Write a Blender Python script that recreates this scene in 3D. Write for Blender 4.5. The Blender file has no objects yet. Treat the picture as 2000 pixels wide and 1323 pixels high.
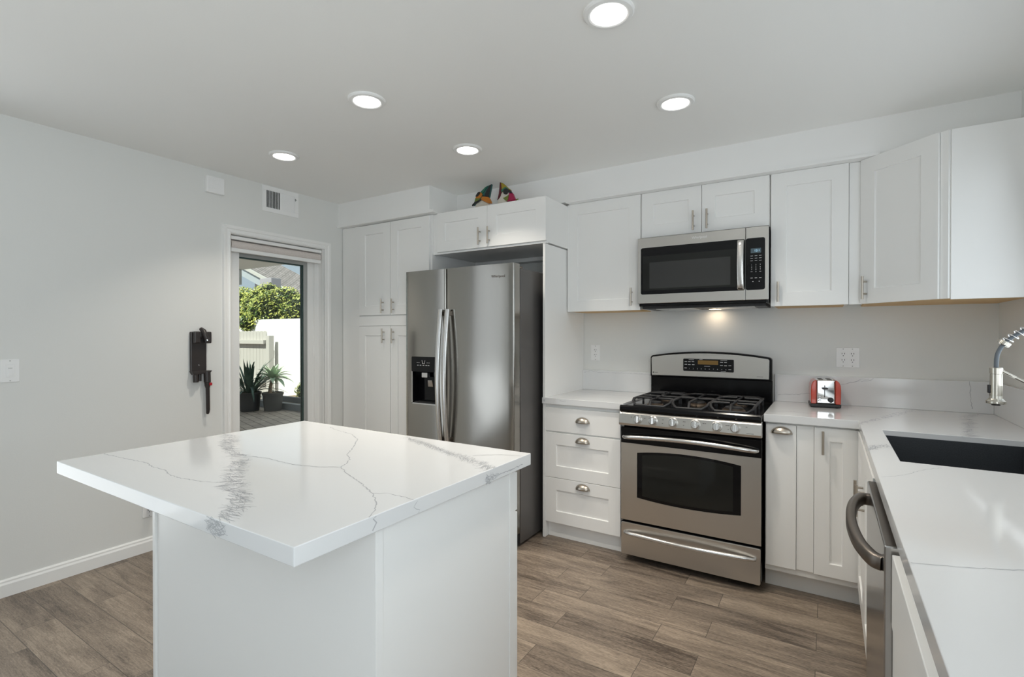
import bpy, bmesh, math, random
from mathutils import Vector, Matrix, noise
random.seed(7)
SC = bpy.context.scene
COL = SC.collection

# ------------------------------------------------------------------ camera, world, sun, exposure
cam = bpy.data.cameras.new('camera'); camo = bpy.data.objects.new('camera', cam); COL.objects.link(camo)
cam.sensor_width = 36.0; cam.lens = 983.91 * 36 / 2000; cam.clip_start = 0.02
CAMLOC = Vector((1.04937, -3.57086, 1.34257)); YAW = 0.560985; PIT = -0.0066263
_f = Vector((-math.sin(YAW) * math.cos(PIT), math.cos(YAW) * math.cos(PIT), math.sin(PIT)))
_r = Vector((math.cos(YAW), math.sin(YAW), 0)); _u = _r.cross(_f)
camo.matrix_world = Matrix(((_r.x, _u.x, -_f.x, CAMLOC.x), (_r.y, _u.y, -_f.y, CAMLOC.y), (_r.z, _u.z, -_f.z, CAMLOC.z), (0, 0, 0, 1)))
SC.camera = camo
VS = SC.view_settings
VS.view_transform = 'Standard'; VS.look = 'None'; VS.gamma = 1.0; VS.use_curve_mapping = False; VS.exposure = 0.13
SC.display_settings.display_device = 'sRGB'
SC.cycles.use_denoising = True
SC.cycles.max_bounces = 20; SC.cycles.diffuse_bounces = 18; SC.cycles.glossy_bounces = 6
SC.cycles.transparent_max_bounces = 12
SC.cycles.sample_clamp_indirect = 6.0
SC.cycles.caustics_reflective = False; SC.cycles.caustics_refractive = False

w = bpy.data.worlds.new('sky'); SC.world = w; w.use_nodes = True
nt = w.node_tree; bgn = nt.nodes['Background']
sky = nt.nodes.new('ShaderNodeTexSky'); sky.sky_type = 'HOSEK_WILKIE'; sky.turbidity = 3.0
TOSUN = Vector((0.10, -0.64, 0.76)).normalized()
sky.sun_direction = TOSUN
hz = nt.nodes.new('ShaderNodeMix'); hz.data_type = 'RGBA'; hz.inputs[0].default_value = .65; hz.inputs[7].default_value = (.74, .82, .92, 1)
nt.links.new(sky.outputs[0], hz.inputs[6]); nt.links.new(hz.outputs[2], bgn.inputs[0]); bgn.inputs[1].default_value = .9

def lamp(name, kind, loc, direction, power, color, **kw):
    d = bpy.data.lights.new(name, kind); d.energy = power; d.color = color
    for k, v in kw.items(): setattr(d, k, v)
    o = bpy.data.objects.new(name, d); COL.objects.link(o); o.location = loc
    o.rotation_euler = Vector(direction).to_track_quat('-Z', 'Y').to_euler()
    return o
lamp('sun', 'SUN', (-4, -6, 9), -TOSUN, 5.8, (1, .95, .86), angle=0.009)
XL, XR, H, ZC = -2.5286, 1.80, 2.472, 0.93
YR = -6.2
# daylight entering by the sink window, the side window and the glazed slider
DAY = (.87, .945, 1.0)
lamp('daylight_sink_window', 'AREA', (XR - .02, -1.45, 1.62), (-1, 0, -.12), 3.5, DAY, shape='RECTANGLE', size=1.5, size_y=1.0)
lamp('daylight_sink_window_ground', 'AREA', (XR - .03, -1.45, 1.35), (-1, -.1, .9), 2.2, DAY, shape='RECTANGLE', size=1.5, size_y=.5)
lamp('daylight_side_window', 'AREA', (XR - .02, -4.35, 1.80), (-1, .15, -.1), 23, DAY, shape='RECTANGLE', size=1.3, size_y=.95)
lamp('daylight_side_window_ground', 'AREA', (XR - .03, -4.35, 1.0), (-1, .3, .8), 20, DAY, shape='RECTANGLE', size=1.5, size_y=.9)
lamp('daylight_slider', 'AREA', (XL + .03, -3.85, 1.20), (1, 0, -.05), 13, DAY, shape='RECTANGLE', size=1.75, size_y=2.25)
lamp('daylight_slider_ground', 'AREA', (XL + .04, -3.85, .7), (1, 0, .8), 4.5, DAY, shape='RECTANGLE', size=1.75, size_y=1.0)

# ------------------------------------------------------------------ materials
def new_mat(name):
    m = bpy.data.materials.new(name); m.use_nodes = True
    n = m.node_tree
    return m, n, n.nodes['Principled BSDF'], n.links
def pbr(name, col, rough=.5, metal=0, bump=0, bscale=200, spec=None, coat=0, emit=None, estr=0, stretch=None):
    m, n, b, L = new_mat(name)
    b.inputs['Base Color'].default_value = (*col, 1); b.inputs['Roughness'].default_value = rough; b.inputs['Metallic'].default_value = metal
    if spec is not None: b.inputs['Specular IOR Level'].default_value = spec
    if coat: b.inputs['Coat Weight'].default_value = coat; b.inputs['Coat Roughness'].default_value = .05
    if emit: b.inputs['Emission Color'].default_value = (*emit, 1); b.inputs['Emission Strength'].default_value = estr
    if bump:
        tc = n.nodes.new('ShaderNodeTexCoord'); mp = n.nodes.new('ShaderNodeMapping')
        if stretch: mp.inputs['Scale'].default_value = stretch
        nz = n.nodes.new('ShaderNodeTexNoise'); nz.inputs['Scale'].default_value = bscale; nz.inputs['Detail'].default_value = 3
        bp = n.nodes.new('ShaderNodeBump'); bp.inputs['Strength'].default_value = bump; bp.inputs['Distance'].default_value = .002
        L.new(tc.outputs['Object'], mp.inputs[0]); L.new(mp.outputs[0], nz.inputs[0]); L.new(nz.outputs[0], bp.inputs['Height']); L.new(bp.outputs[0], b.inputs['Normal'])
    return m
def noise_mat(name, c0, c1, scale, rough=.6, detail=5, stretch=(1, 1, 1), metal=0, bump=.0, lo=.35, hi=.65):
    m, n, b, L = new_mat(name)
    tc = n.nodes.new('ShaderNodeTexCoord'); mp = n.nodes.new('ShaderNodeMapping'); mp.inputs['Scale'].default_value = stretch
    nz = n.nodes.new('ShaderNodeTexNoise'); nz.inputs['Scale'].default_value = scale; nz.inputs['Detail'].default_value = detail
    cr = n.nodes.new('ShaderNodeValToRGB'); cr.color_ramp.elements[0].position = lo; cr.color_ramp.elements[1].position = hi
    cr.color_ramp.elements[0].color = (*c0, 1); cr.color_ramp.elements[1].color = (*c1, 1)
    L.new(tc.outputs['Object'], mp.inputs[0]); L.new(mp.outputs[0], nz.inputs[0]); L.new(nz.outputs[0], cr.inputs[0]); L.new(cr.outputs[0], b.inputs['Base Color'])
    b.inputs['Roughness'].default_value = rough; b.inputs['Metallic'].default_value = metal
    if bump:
        bp = n.nodes.new('ShaderNodeBump'); bp.inputs['Strength'].default_value = bump; bp.inputs['Distance'].default_value = .003
        L.new(nz.outputs[0], bp.inputs['Height']); L.new(bp.outputs[0], b.inputs['Normal'])
    return m
def steel(name, col, rough, stretch, var=.06, aniso=.0):
    m, n, b, L = new_mat(name)
    tc = n.nodes.new('ShaderNodeTexCoord'); mp = n.nodes.new('ShaderNodeMapping'); mp.inputs['Scale'].default_value = stretch
    nz = n.nodes.new('ShaderNodeTexNoise'); nz.inputs['Scale'].default_value = 1; nz.inputs['Detail'].default_value = 4
    mr = n.nodes.new('ShaderNodeMapRange'); mr.inputs['To Min'].default_value = rough - var; mr.inputs['To Max'].default_value = rough + var
    L.new(tc.outputs['Object'], mp.inputs[0]); L.new(mp.outputs[0], nz.inputs[0]); L.new(nz.outputs[0], mr.inputs[0]); L.new(mr.outputs[0], b.inputs['Roughness'])
    b.inputs['Base Color'].default_value = (*col, 1); b.inputs['Metallic'].default_value = 1
    return m
def floor_mat():
    m, n, b, L = new_mat('wood_look_plank_tile')
    def math_(op, a, bb=None, c=None):
        x = n.nodes.new('ShaderNodeMath'); x.operation = op
        for i, v in enumerate((a, bb, c)):
            if v is None: continue
            if isinstance(v, (int, float)): x.inputs[i].default_value = v
            else: L.new(v, x.inputs[i])
        return x.outputs[0]
    g = n.nodes.new('ShaderNodeNewGeometry'); s = n.nodes.new('ShaderNodeSeparateXYZ'); L.new(g.outputs['Position'], s.inputs[0])
    X, Y = s.outputs[0], s.outputs[1]
    rowf = math_('DIVIDE', math_('SUBTRACT', -.637, Y), .1478)
    row = math_('FLOOR', rowf); fr = math_('SUBTRACT', rowf, row)
    par = math_('SUBTRACT', row, math_('MULTIPLY', math_('FLOOR', math_('MULTIPLY', row, .5)), 2))
    off = math_('SUBTRACT', .397, math_('MULTIPLY', par, .417))
    uf = math_('DIVIDE', math_('SUBTRACT', X, off), .612)
    ui = math_('FLOOR', uf); fu = math_('SUBTRACT', uf, ui)
    dy = math_('MULTIPLY', math_('MINIMUM', fr, math_('SUBTRACT', 1, fr)), .1478)
    dx = math_('MULTIPLY', math_('MINIMUM', fu, math_('SUBTRACT', 1, fu)), .612)
    d = math_('MINIMUM', dx, dy)
    gr = n.nodes.new('ShaderNodeMapRange'); gr.inputs['From Min'].default_value = .0005; gr.inputs['From Max'].default_value = .0017; L.new(d, gr.inputs[0])
    cid = n.nodes.new('ShaderNodeCombineXYZ'); L.new(ui, cid.inputs[0]); L.new(row, cid.inputs[1])
    wn = n.nodes.new('ShaderNodeTexWhiteNoise'); wn.noise_dimensions = '3D'; L.new(cid.outputs[0], wn.inputs[0])
    sx = n.nodes.new('ShaderNodeSeparateColor'); L.new(wn.outputs['Color'], sx.inputs[0])
    # grain coordinates shifted per plank
    gx = math_('ADD', X, math_('MULTIPLY', sx.outputs[0], 37)); gy = math_('ADD', Y, math_('MULTIPLY', sx.outputs[1], 53))
    cc = n.nodes.new('ShaderNodeCombineXYZ'); L.new(math_('MULTIPLY', gx, 2.2), cc.inputs[0]); L.new(math_('MULTIPLY', gy, 13), cc.inputs[1])
    n1 = n.nodes.new('ShaderNodeTexNoise'); n1.inputs['Scale'].default_value = 1; n1.inputs['Detail'].default_value = 4; n1.inputs['Distortion'].default_value = .9; L.new(cc.outputs[0], n1.inputs[0])
    c2 = n.nodes.new('ShaderNodeCombineXYZ'); L.new(math_('MULTIPLY', gx, 7), c2.inputs[0]); L.new(math_('MULTIPLY', gy, 95), c2.inputs[1])
    n2 = n.nodes.new('ShaderNodeTexNoise'); n2.inputs['Scale'].default_value = 1; n2.inputs['Detail'].default_value = 5; n2.inputs['Roughness'].default_value = .7; n2.inputs['Distortion'].default_value = 1.4; L.new(c2.outputs[0], n2.inputs[0])
    c3 = n.nodes.new('ShaderNodeCombineXYZ'); L.new(math_('MULTIPLY', gx, 60), c3.inputs[0]); L.new(math_('MULTIPLY', gy, 260), c3.inputs[1])
    n3 = n.nodes.new('ShaderNodeTexNoise'); n3.inputs['Scale'].default_value = 1; n3.inputs['Detail'].default_value = 3; L.new(c3.outputs[0], n3.inputs[0])
    mixv = math_('ADD', math_('ADD', math_('MULTIPLY', n1.outputs[0], .36), math_('MULTIPLY', n2.outputs[0], .38)), math_('MULTIPLY', n3.outputs[0], .26))
    mixv = math_('ADD', mixv, math_('MULTIPLY', math_('SUBTRACT', sx.outputs[2], .5), .10))
    cr = n.nodes.new('ShaderNodeValToRGB'); E = cr.color_ramp.elements
    E[0].position = .38; E[0].color = (.075, .056, .043, 1); E[1].position = .64; E[1].color = (.37, .297, .229, 1)
    e = E.new(.465); e.color = (.172, .135, .105, 1); e = E.new(.535); e.color = (.242, .192, .148, 1)
    L.new(mixv, cr.inputs[0])
    mx = n.nodes.new('ShaderNodeMix'); mx.data_type = 'RGBA'; L.new(gr.outputs[0], mx.inputs[0]); mx.inputs[6].default_value = (.065, .052, .043, 1); L.new(cr.outputs[0], mx.inputs[7])
    L.new(mx.outputs[2], b.inputs['Base Color'])
    b.inputs['Roughness'].default_value = .42
    hh = math_('ADD', math_('MULTIPLY', gr.outputs[0], .6), math_('MULTIPLY', n2.outputs[0], .25))
    bp = n.nodes.new('ShaderNodeBump'); bp.inputs['Strength'].default_value = .35; bp.inputs['Distance'].default_value = .002; L.new(hh, bp.inputs['Height']); L.new(bp.outputs[0], b.inputs['Normal'])
    return m
def crackle_mat():
    m, n, b, L = new_mat('quartz_vein_crackle')
    g = n.nodes.new('ShaderNodeNewGeometry'); mp = n.nodes.new('ShaderNodeMapping'); mp.inputs['Scale'].default_value = (50, 125, 80); mp.inputs['Rotation'].default_value = (0, 0, .35)
    nz = n.nodes.new('ShaderNodeTexNoise'); nz.inputs['Scale'].default_value = 60; nz.inputs['Detail'].default_value = 2
    mixv = n.nodes.new('ShaderNodeMix'); mixv.data_type = 'VECTOR'; mixv.inputs[0].default_value = .022
    L.new(g.outputs['Position'], nz.inputs[0]); L.new(g.outputs['Position'], mixv.inputs[4]); L.new(nz.outputs['Color'], mixv.inputs[5]); L.new(mixv.outputs[1], mp.inputs[0])
    v = n.nodes.new('ShaderNodeTexVoronoi'); v.feature = 'DISTANCE_TO_EDGE'; v.inputs['Scale'].default_value = 1.0; L.new(mp.outputs[0], v.inputs['Vector'])
    n2 = n.nodes.new('ShaderNodeTexNoise'); n2.inputs['Scale'].default_value = 45; L.new(g.outputs['Position'], n2.inputs[0])
    ad = n.nodes.new('ShaderNodeMath'); ad.operation = 'MULTIPLY_ADD'; ad.inputs[1].default_value = .22; ad.inputs[2].default_value = -.11; L.new(n2.outputs[0], ad.inputs[0])
    a2 = n.nodes.new('ShaderNodeMath'); a2.operation = 'ADD'; L.new(v.outputs['Distance'], a2.inputs[0]); L.new(ad.outputs[0], a2.inputs[1])
    cr = n.nodes.new('ShaderNodeValToRGB'); E = cr.color_ramp.elements; E[0].position = .0; E[0].color = (.36, .38, .40, 1); E[1].position = .16; E[1].color = (.76, .77, .765, 1)
    L.new(a2.outputs[0], cr.inputs[0]); L.new(cr.outputs[0], b.inputs['Base Color']); b.inputs['Roughness'].default_value = .10
    return m
def paver_mat():
    m, n, b, L = new_mat('patio_brick_pavers')
    g = n.nodes.new('ShaderNodeNewGeometry'); mp = n.nodes.new('ShaderNodeMapping'); mp.inputs['Rotation'].default_value = (0, 0, .28)
    br = n.nodes.new('ShaderNodeTexBrick'); br.inputs['Scale'].default_value = 1; br.inputs['Brick Width'].default_value = .30; br.inputs['Row Height'].default_value = .15; br.inputs['Mortar Size'].default_value = .008
    br.inputs['Color1'].default_value = (.36, .30, .255, 1); br.inputs['Color2'].default_value = (.44, .365, .31, 1); br.inputs['Mortar'].default_value = (.15, .125, .105, 1)
    L.new(g.outputs['Position'], mp.inputs[0]); L.new(mp.outputs[0], br.inputs[0]); L.new(br.outputs[0], b.inputs['Base Color']); b.inputs['Roughness'].default_value = .8
    return m
def shingle_mat():
    m, n, b, L = new_mat('roof_shingles')
    tc = n.nodes.new('ShaderNodeTexCoord')
    br = n.nodes.new('ShaderNodeTexBrick'); br.inputs['Scale'].default_value = 1; br.inputs['Brick Width'].default_value = .35; br.inputs['Row Height'].default_value = .16; br.inputs['Mortar Size'].default_value = .02
    br.inputs['Color1'].default_value = (.27, .24, .235, 1); br.inputs['Color2'].default_value = (.36, .32, .315, 1); br.inputs['Mortar'].default_value = (.08, .075, .07, 1)
    L.new(tc.outputs['UV'], br.inputs[0]); L.new(br.outputs[0], b.inputs['Base Color']); b.inputs['Roughness'].default_value = .9
    return m
def glass_mat(name, tint=(.93, .98, .96)):
    m, n, b, L = new_mat(name); n.nodes.remove(b); out = n.nodes['Material Output']
    tr = n.nodes.new('ShaderNodeBsdfTransparent'); tr.inputs[0].default_value = (*tint, 1)
    gl = n.nodes.new('ShaderNodeBsdfGlossy'); gl.inputs['Roughness'].default_value = .0
    fr = n.nodes.new('ShaderNodeFresnel'); fr.inputs[0].default_value = 1.35
    mx = n.nodes.new('ShaderNodeMixShader'); L.new(fr.outputs[0], mx.inputs[0]); L.new(tr.outputs[0], mx.inputs[1]); L.new(gl.outputs[0], mx.inputs[2]); L.new(mx.outputs[0], out.inputs[0])
    return m
M = dict(
    wall=pbr('wall_paint', (.75, .755, .74), .6, bump=.12, bscale=160),
    ceil=pbr('ceiling_paint', (.90, .90, .885), .55, bump=.12, bscale=140),
    soffit=pbr('soffit_paint', (.88, .88, .875), .5, bump=.1, bscale=160),
    trim=pbr('white_trim_paint', (.86, .86, .85), .35),
    cab=pbr('white_cabinet_paint', (.86, .86, .85), .33),
    ply=noise_mat('raw_maple_underside', (.58, .36, .14), (.70, .47, .21), 6, .5, stretch=(1, 14, 1)),
    quartz=pbr('white_quartz', (.72, .727, .735), .10),
    vein=pbr('quartz_vein_line', (.46, .47, .49), .12),
    crackle=crackle_mat(),
    nickel=pbr('brushed_nickel', (.50, .45, .39), .30, 1),
    steel_v=steel('brushed_steel_vertical', (.50, .50, .50), .22, (3, 3, 900), var=.02),
    steel_h=steel('brushed_steel_horizontal', (.58, .56, .53), .28, (2, 900, 900), var=.006),
    steel_f=steel('fridge_steel', (.345, .33, .305), .17, (4, 900, 900), var=.006),
    steel_d=pbr('dark_steel', (.20, .175, .155), .38, 1),
    steel_b=steel('handle_steel', (.66, .65, .64), .24, (60, 60, 4)),
    side=pbr('fridge_case_grey', (.155, .148, .145), .38, .6),
    black=pbr('black_enamel', (.004, .004, .0045), .16, spec=.22),
    blackm=pbr('black_plastic', (.012, .012, .013), .42),
    iron=pbr('cast_iron', (.022, .022, .024), .48),
    cap=pbr('burner_metal', (.16, .12, .09), .45, .8),
    bglass=pbr('black_glass', (.004, .004, .005), .04, spec=.25),
    screen=pbr('oven_window_screen', (.012, .013, .012), .05, spec=.3),
    mscreen=pbr('microwave_window_mesh', (.034, .035, .035), .05, spec=.4),
    mark=pbr('pale_marking', (.55, .55, .56), .5),
    markd=pbr('dark_marking', (.06, .05, .045), .5),
    lcd=pbr('amber_display', (.10, .06, .015), .25, emit=(.35, .19, .03), estr=.12),
    lcdb=pbr('blue_grey_display', (.05, .07, .08), .25, emit=(.10, .20, .28), estr=.12),
    lcdt=pbr('display_digits', (.3, .5, .6), .4, emit=(.35, .6, .8), estr=.9),
    chrome=pbr('chrome', (.80, .80, .80), .06, 1),
    red=pbr('toaster_red', (.48, .045, .018), .22, coat=.5),
    brass=pbr('antique_bronze', (.05, .035, .028), .35, .6),
    plate=pbr('white_plastic', (.87, .87, .87), .35),
    slot=pbr('socket_hole', (.02, .02, .02), .6),
    shade=noise_mat('linen_blind_fabric', (.58, .52, .49), (.72, .67, .64), 25, .8, stretch=(1, 3, 40)),
    frame=pbr('aluminium_door_frame', (.42, .43, .42), .4, .4),
    seal=pbr('dark_green_glazing_seal', (.02, .05, .045), .4),
    glass=glass_mat('door_glass'),
    ductshade=pbr('duct_shade_paint', (.012, .012, .012), .8),  # shade inside the duct, put in as a near-black colour
    dock=pbr('dark_brown_plastic', (.030, .024, .023), .38),
    dockred=pbr('red_clip', (.42, .01, .02), .35),
    sink=noise_mat('charcoal_composite', (.032, .036, .041), (.048, .053, .060), 300, .33),
    hose=pbr('grey_hose', (.11, .13, .15), .42),
    satin=pbr('satin_nickel_faucet', (.56, .53, .47), .22, 1),
    lens=pbr('lit_lens', (1, 1, 1), .5, emit=(1, .97, .92), estr=10.0),
    task=pbr('task_lens', (1, .9, .75), .5, emit=(1, .8, .55), estr=4.0),
    floor=floor_mat(), paver=paver_mat(), shingle=shingle_mat(),
    stucco=noise_mat('white_stucco', (.78, .78, .77), (.84, .84, .83), 30, .9),
    fence=pbr('cream_fence_paint', (.52, .495, .46), .7),
    patio=noise_mat('patio_ceiling_texture', (.62, .62, .60), (.76, .76, .74), 160, .9),
    eave=pbr('eave_paint', (.50, .49, .46), .7),
    fascia=pbr('pale_fascia_paint', (.40, .44, .47), .5),
    lavender=pbr('grey_sheet_metal', (.40, .38, .41), .5),
    pot=pbr('black_plant_pot', (.05, .048, .047), .5),
    soil=noise_mat('garden_soil', (.16, .10, .06), (.30, .21, .14), 14, .95),
    kerb=pbr('grey_kerb_block', (.20, .21, .22), .8),
    leafd=noise_mat('dark_strap_leaf', (.035, .065, .05), (.10, .155, .115), 5, .4),
    leafp=noise_mat('pale_agave_leaf', (.36, .48, .33), (.62, .70, .50), 6, .45),
    leafh=noise_mat('hedge_leaf', (.07, .14, .025), (.62, .62, .16), 9, .4, lo=.38, hi=.62),
    leafk=noise_mat('bush_leaf', (.10, .15, .04), (.45, .42, .14), 12, .6),
    core_shade=pbr('hedge_core_shade', (.02, .03, .012), .9),  # near-black, shade between the leaves put into the colour
)
for k, c in dict(pb=(.012, .012, .014), pg=(.03, .16, .10), pteal=(.015, .10, .09), po=(.50, .17, .015), py=(.34, .25, .02), pm=(.36, .01, .07), pw=(.66, .62, .55), pgr=(.15, .2, .03), pmar=(.10, .012, .02)).items():
    M[k] = pbr('craft_paint_' + k, c, .35)

# ------------------------------------------------------------------ mesh builder
class Fr:
    """local frame: u to the viewer's right, v up, w towards the viewer"""
    def __init__(s, O, U, N, V=(0, 0, 1)):
        s.O, s.U, s.N, s.V = Vector(O), Vector(U).normalized(), Vector(N).normalized(), Vector(V).normalized()
    def __call__(s, u, v, w=0): return s.O + s.U * u + s.V * v + s.N * w
W0 = Fr((0, 0, 0), (1, 0, 0), (0, 1, 0))       # (x, z, y)
class MB:
    def __init__(s): s.v = []; s.f = []; s.m = []; s.s = []
    def add(s, verts, faces, mi=0, smooth=False):
        o = len(s.v); s.v += [Vector(p) for p in verts]
        for f in faces: s.f.append([i + o for i in f]); s.m.append(mi); s.s.append(smooth)
    def box(s, x0, x1, y0, y1, z0, z1, mi=0):
        P = [(x, y, z) for x in (x0, x1) for y in (y0, y1) for z in (z0, z1)]
        s.add(P, [(0, 1, 3, 2), (4, 6, 7, 5), (0, 4, 5, 1), (2, 3, 7, 6), (0, 2, 6, 4), (1, 5, 7, 3)], mi); return s
    def fbox(s, F, u0, u1, v0, v1, w0, w1, mi=0):
        P = [F(u, v, w) for u in (u0, u1) for v in (v0, v1) for w in (w0, w1)]
        s.add(P, [(0, 1, 3, 2), (4, 6, 7, 5), (0, 4, 5, 1), (2, 3, 7, 6), (0, 2, 6, 4), (1, 5, 7, 3)], mi); return s
    def prism(s, F, pts, w0, w1, mi=0, smooth=False):
        n = len(pts); P = [F(u, v, w0) for u, v in pts] + [F(u, v, w1) for u, v in pts]
        caps = [list(range(n))[::-1], list(range(n, 2 * n))]; side = [(i, (i + 1) % n, n + (i + 1) % n, n + i) for i in range(n)]
        if smooth: s.add(P, caps, mi); s.add(P, side, mi, True)
        else: s.add(P, caps + side, mi)
        return s
    def lathe(s, base, axis, prof, n=24, mi=0, smooth=True, cap=True):
        A = Vector(axis).normalized(); X = A.orthogonal().normalized(); Y = A.cross(X); B = Vector(base)
        P = [B + A * h + (X * math.cos(2 * math.pi * k / n) + Y * math.sin(2 * math.pi * k / n)) * r for r, h in prof for k in range(n)]
        for i in range(len(prof) - 1):
            q = P[i * n:(i + 2) * n]
            s.add(q, [(k, (k + 1) % n, n + (k + 1) % n, n + k) for k in range(n)], mi, smooth)
        if cap:
            if prof[0][0] > 1e-5: s.add(P[:n], [list(range(n))[::-1]], mi)
            if prof[-1][0] > 1e-5: s.add(P[-n:], [list(range(n))], mi)
        return s
    def cyl(s, a, b, r, n=16, mi=0, r2=None):
        a, b = Vector(a), Vector(b); L = (b - a).length
        return s.lathe(a, b - a, [(r, 0), (r if r2 is None else r2, L)], n, mi)
    def tube(s, pts, r, n=10, mi=0, sq=None, up=None):
        P = [Vector(p) for p in pts]; rings = []; rad = r if isinstance(r, (list, tuple)) else [r] * len(P)
        N = None
        for i, p in enumerate(P):
            t = (P[min(i + 1, len(P) - 1)] - P[max(i - 1, 0)]).normalized()
            if up is not None: N = (Vector(up) - t * Vector(up).dot(t)).normalized()
            elif N is None: N = t.orthogonal().normalized()
            else: N = (N - t * N.dot(t)).normalized()
            B = t.cross(N)
            if sq: a, b = sq; k = rad[i]; ring = [p + N * (k * a * sx) + B * (k * b * sy) for sx, sy in ((-1, -.7), (-.7, -1), (.7, -1), (1, -.7), (1, .7), (.7, 1), (-.7, 1), (-1, .7))]
            else: ring = [p + (N * math.cos(2 * math.pi * k / n) + B * math.sin(2 * math.pi * k / n)) * rad[i] for k in range(n)]
            rings.append(ring)
        n = len(rings[0]); V = [q for R in rings for q in R]
        F = [(i * n + k, i * n + (k + 1) % n, (i + 1) * n + (k + 1) % n, (i + 1) * n + k) for i in range(len(P) - 1) for k in range(n)]
        s.add(V, F, mi, True); s.add(rings[0], [list(range(n))[::-1]], mi); s.add(rings[-1], [list(range(n))], mi); return s
    def sphere(s, c, r, n=16, mi=0, sc=(1, 1, 1), R=None):
        V = []; rings = n // 2
        for i in range(rings + 1):
            a = math.pi * i / rings
            for k in range(n):
                b = 2 * math.pi * k / n; p = Vector((math.sin(a) * math.cos(b) * r * sc[0], math.sin(a) * math.sin(b) * r * sc[1], math.cos(a) * r * sc[2]))
                V.append(Vector(c) + (R @ p if R else p))
        s.add(V, [(i * n + k, (i + 1) * n + k, (i + 1) * n + (k + 1) % n, i * n + (k + 1) % n) for i in range(rings) for k in range(n)], mi, True); return s
    def shaker(s, F, u0, u1, v0, v1, t=.02, st=.078, rec=.008, mi=0, st_v=None):
        sv = st_v if st_v else st; q = lambda a, b, c, d, w: [F(a, c, w), F(b, c, w), F(b, d, w), F(a, d, w)]
        V = q(u0, u1, v0, v1, t) + q(u0 + st, u1 - st, v0 + sv, v1 - sv, t) + q(u0 + st + .002, u1 - st - .002, v0 + sv + .002, v1 - sv - .002, t - rec) + q(u0, u1, v0, v1, 0)
        f = []
        for i in range(4):
            j = (i + 1) % 4; f += [(i, j, 4 + j, 4 + i), (4 + i, 4 + j, 8 + j, 8 + i), (12 + i, 12 + j, j, i)]
        f += [(8, 9, 10, 11), (15, 14, 13, 12)]
        s.add(V, f, mi); return s
    def build(s, name, mats, parent=None, bevel=0, seg=2, solid=0, angle=40):
        off = Vector((0, 0, 0))
        if parent is not None:
            r = parent
            while r.parent: r = r.parent
            off = r.location.copy()
        elif s.v:
            xs = [p.x for p in s.v]; ys = [p.y for p in s.v]; zs = [p.z for p in s.v]
            off = Vector(((min(xs) + max(xs)) / 2, (min(ys) + max(ys)) / 2, min(zs)))
        me = bpy.data.meshes.new(name); me.from_pydata([tuple(p - off) for p in s.v], [], s.f)
        mats = mats if isinstance(mats, (list, tuple)) else [mats]
        for m in mats: me.materials.append(M[m] if isinstance(m, str) else m)
        for p, mi, sm in zip(me.polygons, s.m, s.s): p.material_index = mi; p.use_smooth = sm
        bm = bmesh.new(); bm.from_mesh(me)
        bm.normal_update(); bmesh.ops.recalc_face_normals(bm, faces=bm.faces); bm.to_mesh(me); bm.free()
        o = bpy.data.objects.new(name, me); COL.objects.link(o)
        if parent is not None: o.parent = parent
        else: o.location = off
        if solid:
            md = o.modifiers.new('thickness', 'SOLIDIFY'); md.thickness = solid
        if bevel:
            md = o.modifiers.new('edges', 'BEVEL'); md.width = bevel; md.segments = seg; md.limit_method = 'ANGLE'; md.angle_limit = math.radians(angle); md.use_clamp_overlap = True
        return o
def tag(o, label, cat, group=None):
    o['label'] = label; o['category'] = cat
    if group: o['group'] = group
    return o
def thing(name, label, cat, loc, group=None):
    o = bpy.data.objects.new(name, None); o.empty_display_size = .05; COL.objects.link(o); o.location = loc
    return tag(o, label, cat, group)
def struct(o): o['kind'] = 'structure'; return o
def text_part(s, F, size, name, mat, parent, depth=.0006, align='CENTER'):
    cu = bpy.data.curves.new('txt', 'FONT'); cu.body = s; cu.size = size; cu.align_x = align; cu.align_y = 'CENTER'; cu.extrude = depth
    t = bpy.data.objects.new('txt', cu); COL.objects.link(t)
    dg = bpy.context.evaluated_depsgraph_get(); me = bpy.data.meshes.new_from_object(t.evaluated_get(dg))
    mb = MB(); mb.add([F(v.co.x, v.co.y, v.co.z + depth) for v in me.vertices], [list(p.vertices) for p in me.polygons])
    bpy.data.objects.remove(t); bpy.data.curves.remove(cu); bpy.data.meshes.remove(me)
    return mb.build(name, mat, parent)
def arc_pts(u0, u1, v, rise, n=14, rev=False):
    P = [(u0 + (u1 - u0) * i / n, v + rise * (1 - (2 * i / n - 1) ** 2)) for i in range(n + 1)]
    return P[::-1] if rev else P
def rrect(u0, u1, v0, v1, r, n=5):
    P = []
    for cx, cy, a in ((u1 - r, v1 - r, 0), (u0 + r, v1 - r, 90), (u0 + r, v0 + r, 180), (u1 - r, v0 + r, 270)):
        P += [(cx + r * math.cos(math.radians(a + 90 * i / n)), cy + r * math.sin(math.radians(a + 90 * i / n))) for i in range(n + 1)]
    return P
def spline(P, n=8):
    P = [Vector(p) for p in P]; out = []
    for i in range(len(P) - 1):
        a, b, c, d = P[max(i - 1, 0)], P[i], P[i + 1], P[min(i + 2, len(P) - 1)]
        for k in range(n):
            t = k / n; out.append(.5 * ((2 * b) + (c - a) * t + (2 * a - 5 * b + 4 * c - d) * t * t + (3 * b - a - 3 * c + d) * t ** 3))
    return out + [P[-1]]

BK = lambda y: Fr((0, y, 0), (1, 0, 0), (0, -1, 0))         # faces the room (towards -y), u = x
RT = lambda x: Fr((x, 0, 0), (0, -1, 0), (-1, 0, 0))        # right run, faces -x, u = -y
LW = Fr((XL, 0, 0), (0, 1, 0), (1, 0, 0))                   # left wall, faces +x, u = y

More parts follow.
